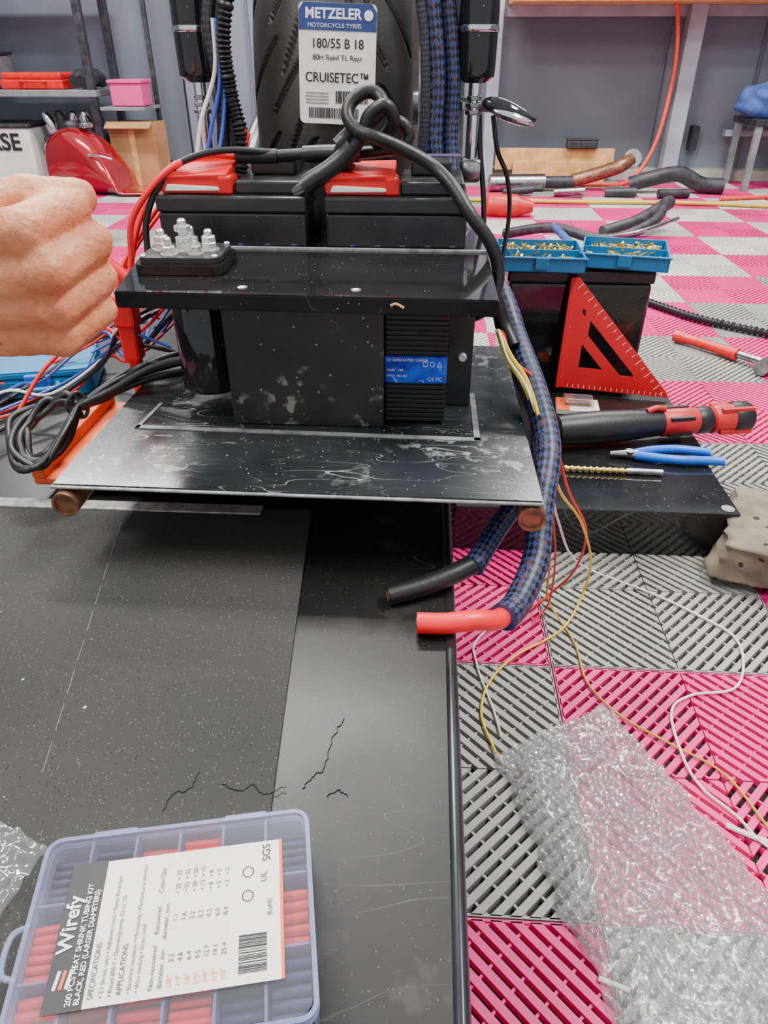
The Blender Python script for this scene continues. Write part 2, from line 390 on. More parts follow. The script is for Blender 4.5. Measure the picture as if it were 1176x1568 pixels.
prism('upper_plate_edge',[(-.26,.953),(.079,.949),(.079,.955),(-.26,.959)],.606,.6085,M['alu'],rack)
for p in ((-.200,.775),(-.075,.772)):
    lathe('countersunk_screw',[(.0055,0),(.0055,.0008),(.003,.0012),(.002,.0003)],M['zinc'],rack,loc=(p[0],p[1],.606),seg=16)
tube('chip_mark',[(-.036,.7445,.598),(-.03,.7443,.600),(-.022,.744,.596)],.0014,M['wood'],rack,seg=6)
box('front_panel',-.232,-.046,.790,.80,.434,.588,M['black_panel'],rack,.001)
box('side_panel',-.232,-.222,.80,1.0,.434,.588,M['black_panel'],rack,.001)
box('back_panel',-.222,.06,.99,1.0,.434,.588,M['black_panel'],rack,.001)
box('right_panel',.030,.062,.86,.872,.434,.588,M['black_plastic'],rack,.001)
screw('panel_screw',(.049,.86,.50),.006,.004,M['zinc'],rack,rot=(math.pi/2,0,0))
for px in (-.33,.05):
    box('rear_upright',px-.012,px+.012,1.06,1.082,.329,.588,M['green_steel'],rack,.002)

ch=grp('battery_charger')
box('body',-.045,.028,.8065,.985,.4345,.570,M['charger_black'],ch,.003)
for k in range(22):
    z=.4365+k*.0061
    if .484<z<.520: continue
    box('fin',-.045,.0285,.804,.808,z,z+.0046,M['charger_black'],ch,.0008)
box('label',-.0455,.0285,.801,.812,.488,.5205,M['label_blue'],ch,.001)
text('12V LiFePO4 BATTERY CHARGER',.0042,(-.043,.8005,.5155),(1,0,0),(0,0,1),M['ink_white'],ch,sx=.8)
text('14.6V  10A',.0045,(-.043,.8005,.503),(1,0,0),(0,0,1),M['ink_white'],ch)
text('INPUT 100-240V',.0035,(-.043,.8005,.496),(1,0,0),(0,0,1),M['ink_white'],ch)
text('\u25a1 \u25cb \u25b3',.009,(-.000,.8005,.509),(1,0,0),(0,0,1),M['ink_white'],ch,sx=.75)
text('CE FC',.0065,(.006,.8005,.4915),(1,0,0),(0,0,1),M['ink_white'],ch)

# ---------------------------------------------------------------- batteries
def battery(x0,x1,rx0):
    g=grp('motorcycle_battery')
    box('case',x0,x1,.962,1.125,.6065,.648,M['black_plastic'],g,.003)
    box('lid_lower',x0-.0015,x1+.0015,.9605,1.1265,.6485,.668,M['black_plastic'],g,.003)
    mid=(x0+x1)/2
    box('terminal_block',mid+.004,x1-.004,.978,1.10,.668,.684,M['black_plastic'],g,.003)
    box('terminal_block_top',mid+.016,x1-.02,1.03,1.12,.684,.702,M['black_plastic'],g,.003)
    prism('red_terminal_cover',[(0,0),(.084,0),(.092,.010),(.090,.020),(.004,.027),(-.002,.018)],0,.05,M['red'],g,.002,loc=(rx0,1.025,.669),rot=(math.pi/2,0,0))
    prism('red_cover_window',[(0,0),(.074,.001),(.078,.005),(.004,.008)],0,.004,M['label_white'],g,.001,loc=(rx0+.006,.9765,.672),rot=(math.pi/2,0,.0))
    box('red_cover_top',rx0+.0,rx0+.088,.974,1.045,.688,.696,M['red'],g,.002,rot=(.14,-.03,0))
    box('red_cover_tab',rx0+.076,rx0+.094,.972,.99,.668,.690,M['red'],g,.003)
    prism('top_label',[(0,0),(.065,0),(.065,.02),(0,.02)],0,.0006,M['purple'],g,loc=(mid+.018,1.085,.702))
    for k in range(5):
        xx=x0+.03+k*(x1-x0-.05)/4
        box('print_mark',xx,xx+.007,.961,.9615,.6095,.611,M['purple'],g,0)
battery(-.348,-.157,-.345); battery(-.130,.050,-.131)

# ---------------------------------------------------------------- terminal stud block (solenoid)
so=grp('starter_solenoid',loc=(-.285,.862,.6065),rot=(0,0,.03)); so.scale=(.94,.94,1)
def rr(wx,wy,r,n=6):
    o=[]
    for cx,cy,a0 in ((wx-r,wy-r,0),(-wx+r,wy-r,90),(-wx+r,-wy+r,180),(wx-r,-wy+r,270)):
        for k in range(n+1):
            a=math.radians(a0+90*k/n); o.append((cx+r*math.cos(a),cy+r*math.sin(a)))
    return o
prism('base',rr(.055,.048,.014),0,.011,M['black_gloss'],so,.001)
prism('base_top',rr(.050,.042,.012),.011,.018,M['black_plastic'],so,.001)
lathe('coil_can',[(.037,0),(.041,.004),(.041,.128),(.038,.133)],M['black_gloss'],so,loc=(.012,-.0,-.152),seg=40)
for (a,b,h,r) in ((-.030,.0,.022,.010),(.030,.0,.022,.010),(.0,.028,.020,.009),(0,-.004,.034,.011),(-.014,-.026,.018,.0085),(.018,-.022,.014,.0075)):
    lathe('washer',[(r*1.25,0),(r*1.25,.002)],M['zinc'],so,loc=(a,b,.018),seg=20)
    nut('nut',(a,b,.020),r,.008,M['zinc'],so)
    lathe('stud',[(r*.5,0),(r*.52,h-.002),(r*.35,h)],M['zinc'],so,loc=(a,b,.020),seg=14)
    if h>.021: nut('nut',(a,b,.0285),r*.95,.006,M['zinc'],so)
nut('nut',(0,-.004,.040),.0105,.007,M['zinc'],so)
for a in (-.044,.044):
    for b in (-.035,.035): screw('mount_screw',(a,b,.018),.004,.003,M['zinc'],so)

# ---------------------------------------------------------------- thick black battery cable with loop
bc=grp('battery_cable'); R=M['black_rubber']
tube('loop_cable',[(-.10,.99,.697),(-.114,1.0,.715),(-.094,.995,.733),(-.074,.99,.750),(-.058,.99,.766),(-.066,1.0,.779),(-.082,1.0,.781),(-.098,.995,.770),(-.101,.985,.755),(-.088,.975,.741),(-.066,.97,.735),(-.033,.975,.722),(.004,.975,.703),(.030,.955,.682),(.052,.935,.655),(.078,.93,.624),(.091,.93,.594),(.091,.925,.568),(.080,.92,.545),(.06,.93,.53),(.03,.96,.52)],.0082,R,bc,seg=14)
tube('loop_cable_lower',[(-.158,.975,.678),(-.150,.975,.684),(-.130,.98,.694),(-.100,.985,.715),(-.083,.985,.738),(-.075,.985,.757),(-.055,.985,.768),(-.045,.99,.752),(-.055,1.0,.735),(-.072,1.01,.726)],.0080,R,bc,seg=14)
tube('second_loop',[(-.052,1.0,.752),(-.035,1.0,.748),(-.026,1.0,.735),(-.034,1.0,.722),(-.06,1.01,.716),(-.10,1.02,.712),(-.15,1.03,.710),(-.21,1.03,.707),(-.255,1.03,.705)],.0073,R,bc,seg=14)
tube('heat_shrink',[(-.160,.973,.677),(-.148,.976,.685),(-.128,.98,.696),(-.108,.984,.710),(-.095,.985,.722)],.0118,R,bc,seg=16)
tube('heat_shrink',[(-.115,.995,.722),(-.104,.998,.732),(-.092,.995,.742)],.0105,R,bc,seg=16)
tube('heat_shrink',[(-.09,1.018,.712),(-.13,1.027,.711),(-.165,1.03,.709)],.0105,R,bc,seg=16)
tube('heat_shrink',[(-.20,1.03,.707),(-.255,1.03,.706)],.009,R,bc,seg=16)
tube('lug',[(-.155,.974,.679),(-.17,.982,.671)],.008,M['steel'],bc,seg=10)

rl=grp('red_battery_lead')
tube('red_lead',[(-.25,1.03,.706),(-.29,1.01,.709),(-.325,.98,.700),(-.358,.965,.672),(-.385,.96,.635),(-.394,.96,.59),(-.405,.96,.55),(-.413,.96,.52)],.0042,M['red_cable'],rl)
tube('red_lead',[(-.26,1.04,.702),(-.31,1.04,.700),(-.36,1.03,.675),(-.395,1.02,.63),(-.41,1.0,.58),(-.412,.98,.54)],.0042,M['red_cable'],rl)
tube('red_lead',[(-.30,1.06,.69),(-.35,1.05,.665),(-.40,1.03,.61),(-.43,1.0,.56),(-.44,.98,.50)],.003,M['red_cable'],rl)
tube('red_lead',[(-.31,1.09,.68),(-.37,1.07,.64),(-.42,1.03,.58),(-.45,1.0,.52)],.003,M['red_cable'],rl)
tube('black_lead',[(-.20,1.03,.711),(-.27,1.01,.715),(-.32,.985,.702),(-.350,.972,.672),(-.367,.965,.635),(-.370,.96,.60),(-.372,.95,.57)],.0042,R,rl)
box('red_connector',-.425,-.400,.94,.965,.452,.53,M['red'],rl,.004)
box('red_connector_cap',-.428,-.397,.937,.968,.50,.545,M['red'],rl,.005)
box('red_connector_tail',-.421,-.404,.945,.962,.40,.455,M['red'],rl,.004)
tube('flag',[(-.44,.96,.60),(-.425,.955,.585),(-.40,.95,.565)],.009,M['red'],rl,seg=8)

# ---------------------------------------------------------------- the motorcycle
moto=grp('motorcycle')
wh=grp('rear_wheel',loc=(-.148,1.57,.7302),parent=moto)
def tyre():
    W,R0,D=.120,.325,.075
    A=np.radians(np.linspace(-128,128,170))
    ph=list(np.radians(np.linspace(140,225,420)))+list(np.radians(np.linspace(228,497,100)))
    vs=[];fs=[]
    for p in ph:
        for a in A:
            s_=W*.85*a; t=.4*p; dep=0; sa=abs(s_); sg=1 if s_>0 else -1
            for (off,k,s0,s1,wd) in ((0,1.5,.014,.080,.0036),(.060,1.2,.066,.135,.0036),(.036,2.6,.028,.060,.0028)):
                L=.125; t0=off+(L/2 if sg>0 else 0)
                if s0<sa<s1:
                    u=(t-t0-k*sa)%L; u=min(u,L-u)/math.sqrt(1+k*k)
                    edge=min((sa-s0)/.006,(s1-sa)/.006,1)
                    dep=max(dep,max(0,min(1,(wd*edge-u)/.0012+.5)))
            r=R0+D*math.cos(a)-.008*dep
            vs.append((W*math.sin(a), r*math.cos(p), r*math.sin(p)))
    na=len(A); n=len(ph)
    for i in range(n):
        j=(i+1)%n
        for k in range(na-1): fs.append((i*na+k,i*na+k+1,j*na+k+1,j*na+k))
    return vs,fs
vs,fs=tyre(); mesh('tire',vs,fs,M['rubber_tire'],wh,True)
lathe('rim',[(.262,-.09),(.275,-.088),(.262,-.075),(.24,-.05),(.24,.05),(.262,.075),(.275,.088),(.262,.09),(.235,.06),(.235,-.06)],M['deck_edge'],wh,rot=(0,math.pi/2,0),seg=64)
lathe('hub',[(.03,-.16),(.03,-.07),(.06,-.06),(.06,.06),(.03,.07),(.03,.16)],M['steel'],wh,rot=(0,math.pi/2,0),seg=32)
for k in range(9):
    a=2*math.pi*k/9; tube('spoke',[(0,.05*math.cos(a),.05*math.sin(a)),(0,.245*math.cos(a),.245*math.sin(a))],.012,M['deck_edge'],wh,seg=8,sm=False)
tl=grp('tire_label',loc=(.017,-.417,.0758),rot=(-.06,.035,0),parent=wh)
def card(name,poly,m,parent,y): return prism(name,poly,0,.0006,m,parent,loc=(0,y,0),rot=(math.pi/2,0,0))
card('card',rr(.053,.071,.007),M['label_white'],tl,0)
card('header',[(-.0527,.040),(.0527,.040),(.0527,.062),(.046,.0708),(-.046,.0708),(-.0527,.062)],M['navy'],tl,-.0007)
X=(1,0,0);Zd=(0,0,1); yy=-.0016
text('METZELER',.0165,(-.044,yy,.0535),X,Zd,M['ink_white'],tl,bold=.0005)
text('MOTORCYCLE TYRES',.0066,(-.041,yy,.0435),X,Zd,M['ink_white'],tl,sx=1.15)
card('logo',[(.042+.0062*math.cos(t/16*6.283),.058+.0062*math.sin(t/16*6.283)) for t in range(16)],M['ink_white'],tl,-.0016)
text('180/55 B 18',.0155,(0,yy,.020),X,Zd,M['ink'],tl,'CENTER',sx=.95,bold=.0002)
text('80H Reinf TL Rear',.009,(0,yy,.006),X,Zd,M['ink'],tl,'CENTER',bold=.0001)
text('CRUISETEC\u2122',.0165,(0,yy,-.020),X,Zd,M['ink'],tl,'CENTER',bold=.0002,sx=.9)
random.seed(3)
xx=-.002
while xx<.044:
    ww=random.choice((.0006,.0010,.0016)); card('bar',rect(xx,xx+ww,-.045,-.030),M['ink'],tl,-.0007); xx+=ww+random.choice((.0006,.0012))
xx=-.040
while xx<.030:
    ww=random.choice((.0006,.0010,.0018)); card('bar',rect(xx,xx+ww,-.064,-.051),M['ink'],tl,-.0007); xx+=ww+random.choice((.0007,.0013))
for k in range(4): card('fine_print',rect(-.044,-.012,-.034-k*.004,-.0325-k*.004),M['alu'],tl,-.0007)

fr=grp('frame',parent=moto)
tube('frame_tube',[(-.318,1.26,.33),(-.318,1.26,.60),(-.325,1.25,.80),(-.322,1.24,1.05),(-.30,1.3,1.3)],.0135,M['green_steel'],fr,seg=16)
tube('frame_tube',[(.040,1.26,.33),(.040,1.26,.60),(.036,1.25,.80),(.034,1.24,1.05),(.02,1.3,1.3)],.0135,M['green_steel'],fr,seg=16)
tube('swingarm',[(-.32,1.27,.52),(-.32,1.42,.66),(-.315,1.60,.73)],.022,M['deck_edge'],fr,seg=12)
tube('swingarm',[(.04,1.27,.52),(.035,1.42,.66),(.022,1.60,.73)],.022,M['deck_edge'],fr,seg=12)
tube('crossmember',[(-.32,1.26,.48),(.04,1.26,.48)],.016,M['deck_edge'],fr,sm=False)
tube('axle',[(-.33,1.57,.73),(.04,1.57,.73)],.012,M['steel'],fr,sm=False)
box('fender_strut',-.019,-.012,1.19,1.20,.60,1.1,M['steel'],fr,.001)
for a in (-.338,.062):
    sh=grp('shock_absorber',loc=(a,1.19,0),parent=moto)
    lathe('shock_body',[(.0,.785),(.016,.785),(.026,.792),(.027,.80),(.0275,.86),(.0275,1.15)],M['black_gloss'],sh,seg=32)
    lathe('collar',[(.0280,.845),(.0288,.847),(.0288,.851),(.0280,.853)],M['chrome'],sh,seg=32)
    lathe('shaft',[(.009,.68),(.009,.79)],M['chrome'],sh,seg=20)
    lathe('lower_eye',[(.016,-.014),(.018,-.010),(.018,.010),(.016,.014)],M['steel'],sh,loc=(0,0,.672),rot=(0,math.pi/2,0),seg=24)
    tube('lower_bolt',[(0,0,.672),(.02 if a<0 else -.02,.07,.672)],.008,M['steel'],sh,sm=False)
    for k in range(3): nut('adjuster',(0,0,.745+k*.009),.013-.001*k,.006,M['steel'],sh)
hs=grp('brake_hoses',parent=moto)
tube('ribbed_hose',[(-.262,1.16,1.05),(-.266,1.15,.93),(-.283,1.14,.84),(-.280,1.14,.77),(-.27,1.13,.72),(-.275,1.12,.66)],.010,M['black_rubber'],hs,seg=14,res=26,rf=lambda s,t:.0095+.0016*(1 if (s%.006)<.003 else -1))
tube('hose',[(-.285,1.17,1.05),(-.292,1.16,.93),(-.305,1.15,.85),(-.296,1.15,.78),(-.30,1.14,.70)],.0095,M['braid_dark'],hs)
wl=grp('wire_loom',parent=moto)
tube('white_wire',[(-.295,1.14,.86),(-.300,1.14,.80),(-.325,1.13,.74),(-.338,1.12,.68),(-.345,1.1,.62)],.003,M['white_wire'],wl)
tube('blue_wire',[(-.290,1.14,.86),(-.294,1.14,.79),(-.312,1.13,.73),(-.325,1.12,.68),(-.335,1.1,.62)],.003,M['blue_wire'],wl)
tube('blue_wire',[(-.285,1.14,.86),(-.288,1.14,.78),(-.298,1.13,.72),(-.31,1.11,.68)],.003,M['blue_wire'],wl)
tube('red_wire',[(-.262,1.13,.73),(-.275,1.12,.70),(-.305,1.1,.685),(-.33,1.08,.672),(-.37,1.05,.64)],.003,M['red_wire'],wl)
tube('red_wire',[(-.258,1.13,.725),(-.272,1.12,.692),(-.30,1.1,.675),(-.33,1.07,.660)],.003,M['red_wire'],wl)
ts=grp('turn_signal',parent=moto)
vsph=bmesh.new(); bmesh.ops.create_uvsphere(vsph,u_segments=24,v_segments=14,radius=1)
for v in vsph.verts:
    v.co=Vector((v.co.x*.042,v.co.y*.016,v.co.z*(.013 if v.co.z>0 else .009))); v.co.z*=(1-.35*(v.co.x/.042))
frombm('housing',vsph,M['black_gloss'],ts,True,loc=(.112,1.17,.750),rot=(0,.28,0))
l2=bmesh.new(); bmesh.ops.create_uvsphere(l2,u_segments=20,v_segments=12,radius=1)
for v in l2.verts: v.co=Vector((v.co.x*.033,v.co.y*.014,v.co.z*.008))
frombm('lens',l2,M['chrome'],ts,True,loc=(.116,1.163,.744),rot=(0,.28,0))
tube('stalk',[(.04,1.24,.76),(.06,1.2,.757),(.085,1.18,.756)],.008,M['steel'],ts)
tube('signal_wire',[(.09,1.18,.745),(.10,1.18,.70),(.12,1.2,.66),(.13,1.22,.60),(.12,1.2,.5)],.0035,R,ts)
tube('signal_wire',[(.07,1.2,.76),(.075,1.19,.70),(.085,1.18,.63),(.09,1.17,.55)],.004,R,ts)
nut('stalk_nut',(.05,1.205,.75),.012,.012,M['steel'],ts)

# ---------------------------------------------------------------- braided main harness
bh=grp('braided_cable_bundle')
tube('sleeve_main',[(-.004,1.17,1.06),(-.012,1.16,.93),(.002,1.16,.80),(.004,1.155,.70),(.03,1.13,.62),(.08,1.06,.565),(.108,1.0,.535),(.125,.95,.497),(.144,.85,.460),(.154,.77,.422),(.142,.705,.380),(.1337,.65,.343),(.110,.595,.326),(.092,.566,.328)],.0155,M['braid_blue'],bh,seg=20,res=12)
tube('sleeve_second',[(.018,1.19,1.06),(.012,1.19,.93),(.028,1.18,.80),(.03,1.17,.70),(.05,1.12,.61),(.095,1.03,.55),(.112,.96,.500),(.130,.89,.468),(.150,.81,.425),(.135,.745,.385),(.112,.715,.372),(.0876,.675,.360),(.062,.625,.348)],.0125,M['braid_blue'],bh,seg=18,res=12)
tube('sleeve_thin',[(-.02,1.14,1.06),(-.025,1.14,.93),(-.012,1.135,.84),(-.008,1.13,.76),(-.012,1.13,.68)],.0065,M['braid_dark'],bh,seg=12)
tube('black_inner_cable',[(.070,.635,.350),(.040,.614,.346),(.008,.598,.341),(-.029,.583,.338)],.0105,R,bh,seg=18,rf=lambda s,t:.0115-.001*t)
tube('cut_copper',[(-.027,.584,.338),(-.0300,.5828,.338)],.006,M['copper'],bh,seg=14,sm=False)
tube('red_inner_cable',[(.094,.572,.327),(.082,.556,.333),(.060,.546,.341),(.030,.539,.3415),(.002,.538,.3415)],.0108,M['red_cable'],bh,seg=20)
tube('cut_copper',[(.004,.538,.3415),(.0012,.538,.3415)],.006,M['copper'],bh,seg=14,sm=False)
tube('black_jacket',[(.058,.93,.592),(.08,.93,.575),(.095,.93,.545),(.105,.93,.520),(.118,.91,.497)],.010,R,bh)

hw=grp('hanging_wire')
def wires(m,pts,r=.002): return tube(m.name.split('_')[0]+'_strand',pts,r,m,hw,seg=7)
top=[(.095,.92,.515),(.1065,.88,.491)]
wires(M['yellow_wire'],top+[(.125,.85,.472),(.138,.82,.450),(.156,.765,.412),(.174,.76,.367),(.239,.88,.243),(.291,.97,.106),(.292,.985,.02),(.247,.912,.004),(.164,.846,.004),(.118,.786,.004),(.102,.721,.004),(.118,.652,.006)])
wires(M['yellow_wire'],[(.10,.92,.513),(.111,.88,.497),(.130,.85,.477),(.143,.80,.450)],.0028)
wires(M['white_wire'],[(p[0]+.002,p[1]-.004,p[2]+.002) for p in top]+[(.128,.84,.474),(.142,.80,.445),(.150,.755,.408),(.166,.75,.355),(.211,.90,.229),(.262,1.0,.10),(.326,1.079,.006),(.425,1.018,.004),(.493,.960,.004),(.532,.913,.004),(.526,.852,.004),(.491,.794,.004),(.422,.777,.004),(.383,.743,.004),(.376,.667,.004),(.386,.615,.004),(.418,.574,.004),(.440,.535,.004),(.5,.49,.004)])
wires(M['white_wire'],[(.150,.76,.40),(.172,.78,.33),(.20,.90,.18),(.213,.985,.03),(.109,.888,.004),(.100,.827,.004),(.120,.734,.004),(.128,.680,.006)],.0018)
wires(M['red_wire'],[(p[0]+.008,p[1]-.0,p[2]) for p in top]+[(.145,.85,.472),(.160,.80,.436),(.176,.78,.39),(.20,.82,.33),(.26,.92,.20),(.27,.98,.08),(.24,1.0,.01),(.20,.96,.004)])
wires(M['red_wire'],[(.165,.78,.39),(.18,.82,.31),(.215,.90,.16),(.23,.96,.02),(.20,.93,.004)],.0016)
wires(M['gold_wire'],[(.16,.76,.37),(.185,.84,.28),(.215,.93,.12),(.234,.979,.01),(.264,.882,.004),(.269,.795,.004),(.305,.732,.004),(.359,.688,.004),(.423,.638,.004),(.451,.562,.004),(.47,.5,.004)],.0018)
wires(M['white_wire'],[(.40,.56,.004),(.43,.545,.004),(.47,.53,.004)],.0035)
wires(M['white_wire'],[(.205,.372,.004),(.235,.362,.004)],.0028)

# ---------------------------------------------------------------- charger power cord bundle
pc=grp('power_cord')
tube('strain_relief',[(-.233,.87,.497),(-.264,.868,.492)],.010,R,pc,seg=14,res=24,rf=lambda s,t:(.012-.005*t)+.0012*(1 if (s%.007)<.0035 else -1))
tube('cord',[(-.25,.868,.494),(-.30,.865,.488),(-.335,.87,.480),(-.37,.87,.466),(-.41,.86,.445),(-.452,.845,.428)],.0052,R,pc)
tube('cord',[(-.25,.885,.48),(-.30,.885,.470),(-.34,.88,.462),(-.38,.875,.450),(-.42,.86,.436),(-.46,.845,.424)],.0048,R,pc)
random.seed(12)
base=[(-.455,.850,.424),(-.485,.86,.425),(-.515,.855,.418),(-.535,.825,.405),(-.532,.785,.392),(-.508,.750,.382),(-.478,.745,.382),(-.462,.78,.395),(-.458,.83,.415)]
for k in range(7):
    j=lambda s:random.uniform(-s,s); sc=random.uniform(.72,1.1)
    q=[(-.458+(x+.458)*sc+j(.006),.84+(y-.84)*sc+j(.006),z+abs(j(.014))) for x,y,z in base]
    q[0]=(-.455+j(.004),.850+j(.004),.424+j(.004)); q[-1]=(-.458+j(.004),.842+j(.004),.422+j(.004))
    tube('coil',q,.0045,R,pc)
for k in range(6):
    j=lambda s:random.uniform(-s,s)
    tube('coil',[(-.455+j(.004),.848,.424+j(.003)),(-.42,.87+j(.01),.438+j(.008)),(-.375,.90+j(.02),.460+j(.012)),(-.335,.925+j(.01),.460+j(.015)),(-.322,.95+j(.02),.450+j(.01)),(-.355,.965+j(.01),.442+j(.004)),(-.41,.92+j(.015),.440+j(.006)),(-.456,.85,.424+j(.003))],.0045,R,pc)
tube('tie',[(-.462,.838,.413),(-.470,.840,.430),(-.460,.856,.441),(-.448,.856,.430),(-.450,.846,.412),(-.462,.838,.413)],.0025,R,pc,seg=6)

oj=grp('orange_jack_platform')
box('top',-.505,-.13,.775,1.02,.344,.354,M['orange'],oj,.003)
box('left_rail',-.505,-.488,.775,1.02,.354,.372,M['orange'],oj,.002)
box('base',-.49,-.14,.79,1.0,.3305,.344,M['deck_edge'],oj,.002)

lw=grp('loose_wire_pile')
random.seed(5)
cols=[M['red_wire'],M['blue_wire'],M['white_wire'],R,M['red_wire'],M['blue_wire'],R,M['red_wire'],M['white_wire'],R,M['blue_wire'],M['red_wire'],R,M['blue_wire']]
for k,mm in enumerate(cols):
    y0=1.0+random.random()*.25; z0=.35+random.random()*.06; j=lambda s:random.uniform(-s,s)
    tube('wire',[(-.36,1.02+j(.06),.49+j(.04)),(-.43,1.0+j(.08),.46+j(.04)),(-.50,y0+j(.05),z0+.05+j(.02)),(-.58,y0+j(.08),z0+j(.01)),(-.66,y0-.08+j(.1),.342+random.random()*.03),(-.73,y0-.18+j(.1),.337+random.random()*.02)],.0024 if k%3 else .0032,mm,lw,seg=7)
tube('wire',[(-.60,.93,.37),(-.57,.98,.42),(-.52,1.02,.46),(-.47,1.0,.48),(-.42,.96,.47)],.0032,M['red_wire'],lw,seg=8)
bx=grp('blue_tool_case',loc=(-.66,1.15,.329),rot=(0,0,.25))
prism('shell',rr(.085,.07,.015),0,.032,M['teal'],bx,.003)
prism('lid',rr(.083,.068,.015),.033,.045,M['teal'],bx,.003)
box('latch',-.02,.02,-.078,-.068,.02,.042,M['tool_blue'],bx,.002)
tube('handle',[(-.03,-.07,.025),(-.03,-.095,.025),(.03,-.095,.025),(.03,-.07,.025)],.005,M['teal'],bx)

# ---------------------------------------------------------------- heat shrink kit
kt=grp('heat_shrink_tubing_kit',loc=(-.1475,.2265,.3305),rot=(0,0,.199))
hwx,hwy=.0885,.0665
prism('tray_floor',rr(hwx,hwy,.010),0,.002,M['tray'],kt)
def ring(name,wx,wy,r,th,z0,z1,m):
    o=rr(wx,wy,r); i=rr(wx-th,wy-th,max(r-th,.002)); n=len(o)
    v=[(x,y,z0) for x,y in o]+[(x,y,z0) for x,y in i]+[(x,y,z1) for x,y in o]+[(x,y,z1) for x,y in i]
    f=[]
    for k in range(n):
        j=(k+1)%n
        f+=[(k,j,2*n+j,2*n+k),(n+j,n+k,3*n+k,3*n+j),(2*n+k,2*n+j,3*n+j,3*n+k),(j,k,n+k,n+j)]
    return mesh(name,v,f,m,kt)
ring('tray_wall',hwx,hwy,.010,.0022,.002,.026,M['tint_edge'])
ring('lid_rim',hwx+.0012,hwy+.0012,.011,.003,.026,.0340,M['tint_edge'])
prism('lid',rr(hwx-.002,hwy-.002,.010),.0325,.0345,M['tint'],kt)
xs=[-.0885,-.059,-.0295,0,.0295,.059,.0885]; ys=[-.0665,-.024,.022,.0665]
for x in xs[1:-1]: box('divider',x-.0009,x+.0009,-.064,.064,.002,.031,M['tint_edge'],kt,0)
for y in ys[1:-1]: box('divider',-.086,.086,y-.0009,y+.0009,.002,.031,M['tint_edge'],kt,0)
random.seed(9)
redcells={(0,0),(0,1),(2,0),(3,0),(2,2),(3,2),(5,1),(1,0)}
for i in range(6):
    for j in range(3):
        mm=M['tube_red'] if (i,j) in redcells else M['tube_black']
        x0,x1,y0,y1=xs[i]+.002,xs[i+1]-.002,ys[j]+.002,ys[j+1]-.002
        rT=random.choice((.003,.0038,.0046)); z=.002+rT; top_=random.uniform(.022,.030)
        while z+rT<top_:
            y=y0+rT
            while y+rT<y1:
                k=random.uniform(0,.001)
                tube('shrink_tube',[(x0+k,y+random.uniform(-.0006,.0006),z),(x1-k,y+random.uniform(-.0006,.0006),z)],rT*.92,mm,kt,seg=8,sm=False); y+=2*rT
            z+=1.9*rT
for a in (-.045,.045):
    box('latch',a-.012,a+.012,-hwy-.005,-hwy+.001,.012,.033,M['tint_edge'],kt,.0015)
    box('hinge',a-.015,a+.015,hwy-.001,hwy+.004,.022,.033,M['tint_edge'],kt,.0015)
tube('hang_tab',[(-.0885,.012,.028),(-.098,.008,.028),(-.100,-.004,.028),(-.098,-.016,.028),(-.0885,-.020,.028)],.002,M['tint_edge'],kt,seg=8)
zl=.0345
def lab(n,x0,x1,y0,y1,m,dz=0): return prism(n,rect(x0,x1,y0,y1),zl+dz,zl+dz+.0003,m,kt)
lab('label',-.067,.070,-.044,.045,M['label_white'])
lab('label_dark',-.0675,-.045,-.0445,.0455,M['label_black'],.0003)
lab('label_orange',.0685,.0705,-.044,.045,M['orange_ink'],.0003)
Y=(0,1,0);Xn=(-1,0,0); zt=zl+.0011
text('Wirefy',.0125,(-.0575,-.012,zt),Y,Xn,M['ink_white'],kt,bold=.0003)
text('200 PCS HEAT SHRINK TUBING KIT',.0046,(-.0515,-.042,zt),Y,Xn,M['ink_white'],kt,bold=.0001)
text('BLACK, RED (LARGER DIAMETERS)',.0044,(-.0468,-.042,zt),Y,Xn,M['ink_white'],kt,bold=.0001)
for k,c0 in enumerate((0,.0035,.007)):
    prism('logo_stroke',[(-.0640+c0,-.032),(-.0620+c0,-.0325),(-.0605+c0,-.022),(-.0625+c0,-.0215)],zt-.0004,zt-.0001,M['orange_ink'] if k%2 else M['ink_white'],kt)
rows=[(-.0395,'SPECIFICATIONS:',.0046),(-.034,'\u2022 3:1 Shrink ratio \u2022 Adhesive Lined \u2022 Flame Retardant',.0037),(-.029,'\u2022 Rated 600 V \u2022 Operating temp -55 to 125',.0037),(-.0235,'APPLICATIONS:',.0046),(-.0185,'\u2022 Electrical insulation \u2022 Harnessing \u2022 Mechanical protection',.0036),(-.014,'\u2022 Wire marking \u2022 Strain relief',.0036),
 (-.006,'Non-recovered      Recovered        Color/Qty',.0043),(-.001,'diameter, mm     diameter, mm',.0043)]
for x,b,sz in rows: text(b,sz,(x,-.040,zt),Y,Xn,M['ink'],kt,sx=.92)
tab=[('3.2','1.1','\u2022 25  \u2022 25'),('4.8','1.6','\u2022 25  \u2022 25'),('6.4','2.2','\u2022 20  \u2022 20'),('9.5','3.2','\u2022 15  \u2022 15'),('12.7','4.2','\u2022 8   \u2022 8'),('19.1','6.0','\u2022 5   \u2022 5'),('25.4','8.4','\u2022 2   \u2022 2')]
for k,(a,b,c) in enumerate(tab):
    x=.0045+k*.0052
    text(a,.0042,(x,-.026,zt),Y,Xn,M['ink'],kt); text(b,.0042,(x,-.002,zt),Y,Xn,M['ink'],kt); text(c,.0042,(x,.016,zt),Y,Xn,M['ink'],kt); text('1/%d"'%(8-k if k<7 else 1),.0042,(x,-.040,zt),Y,Xn,M['orange_ink'],kt)
y=-.038
while y<-.016:
    ww=random.choice((.0004,.0007,.0012)); lab('barcode',.043,.060,y,y+ww,M['ink'],.0003); y+=ww+random.choice((.0004,.0009))
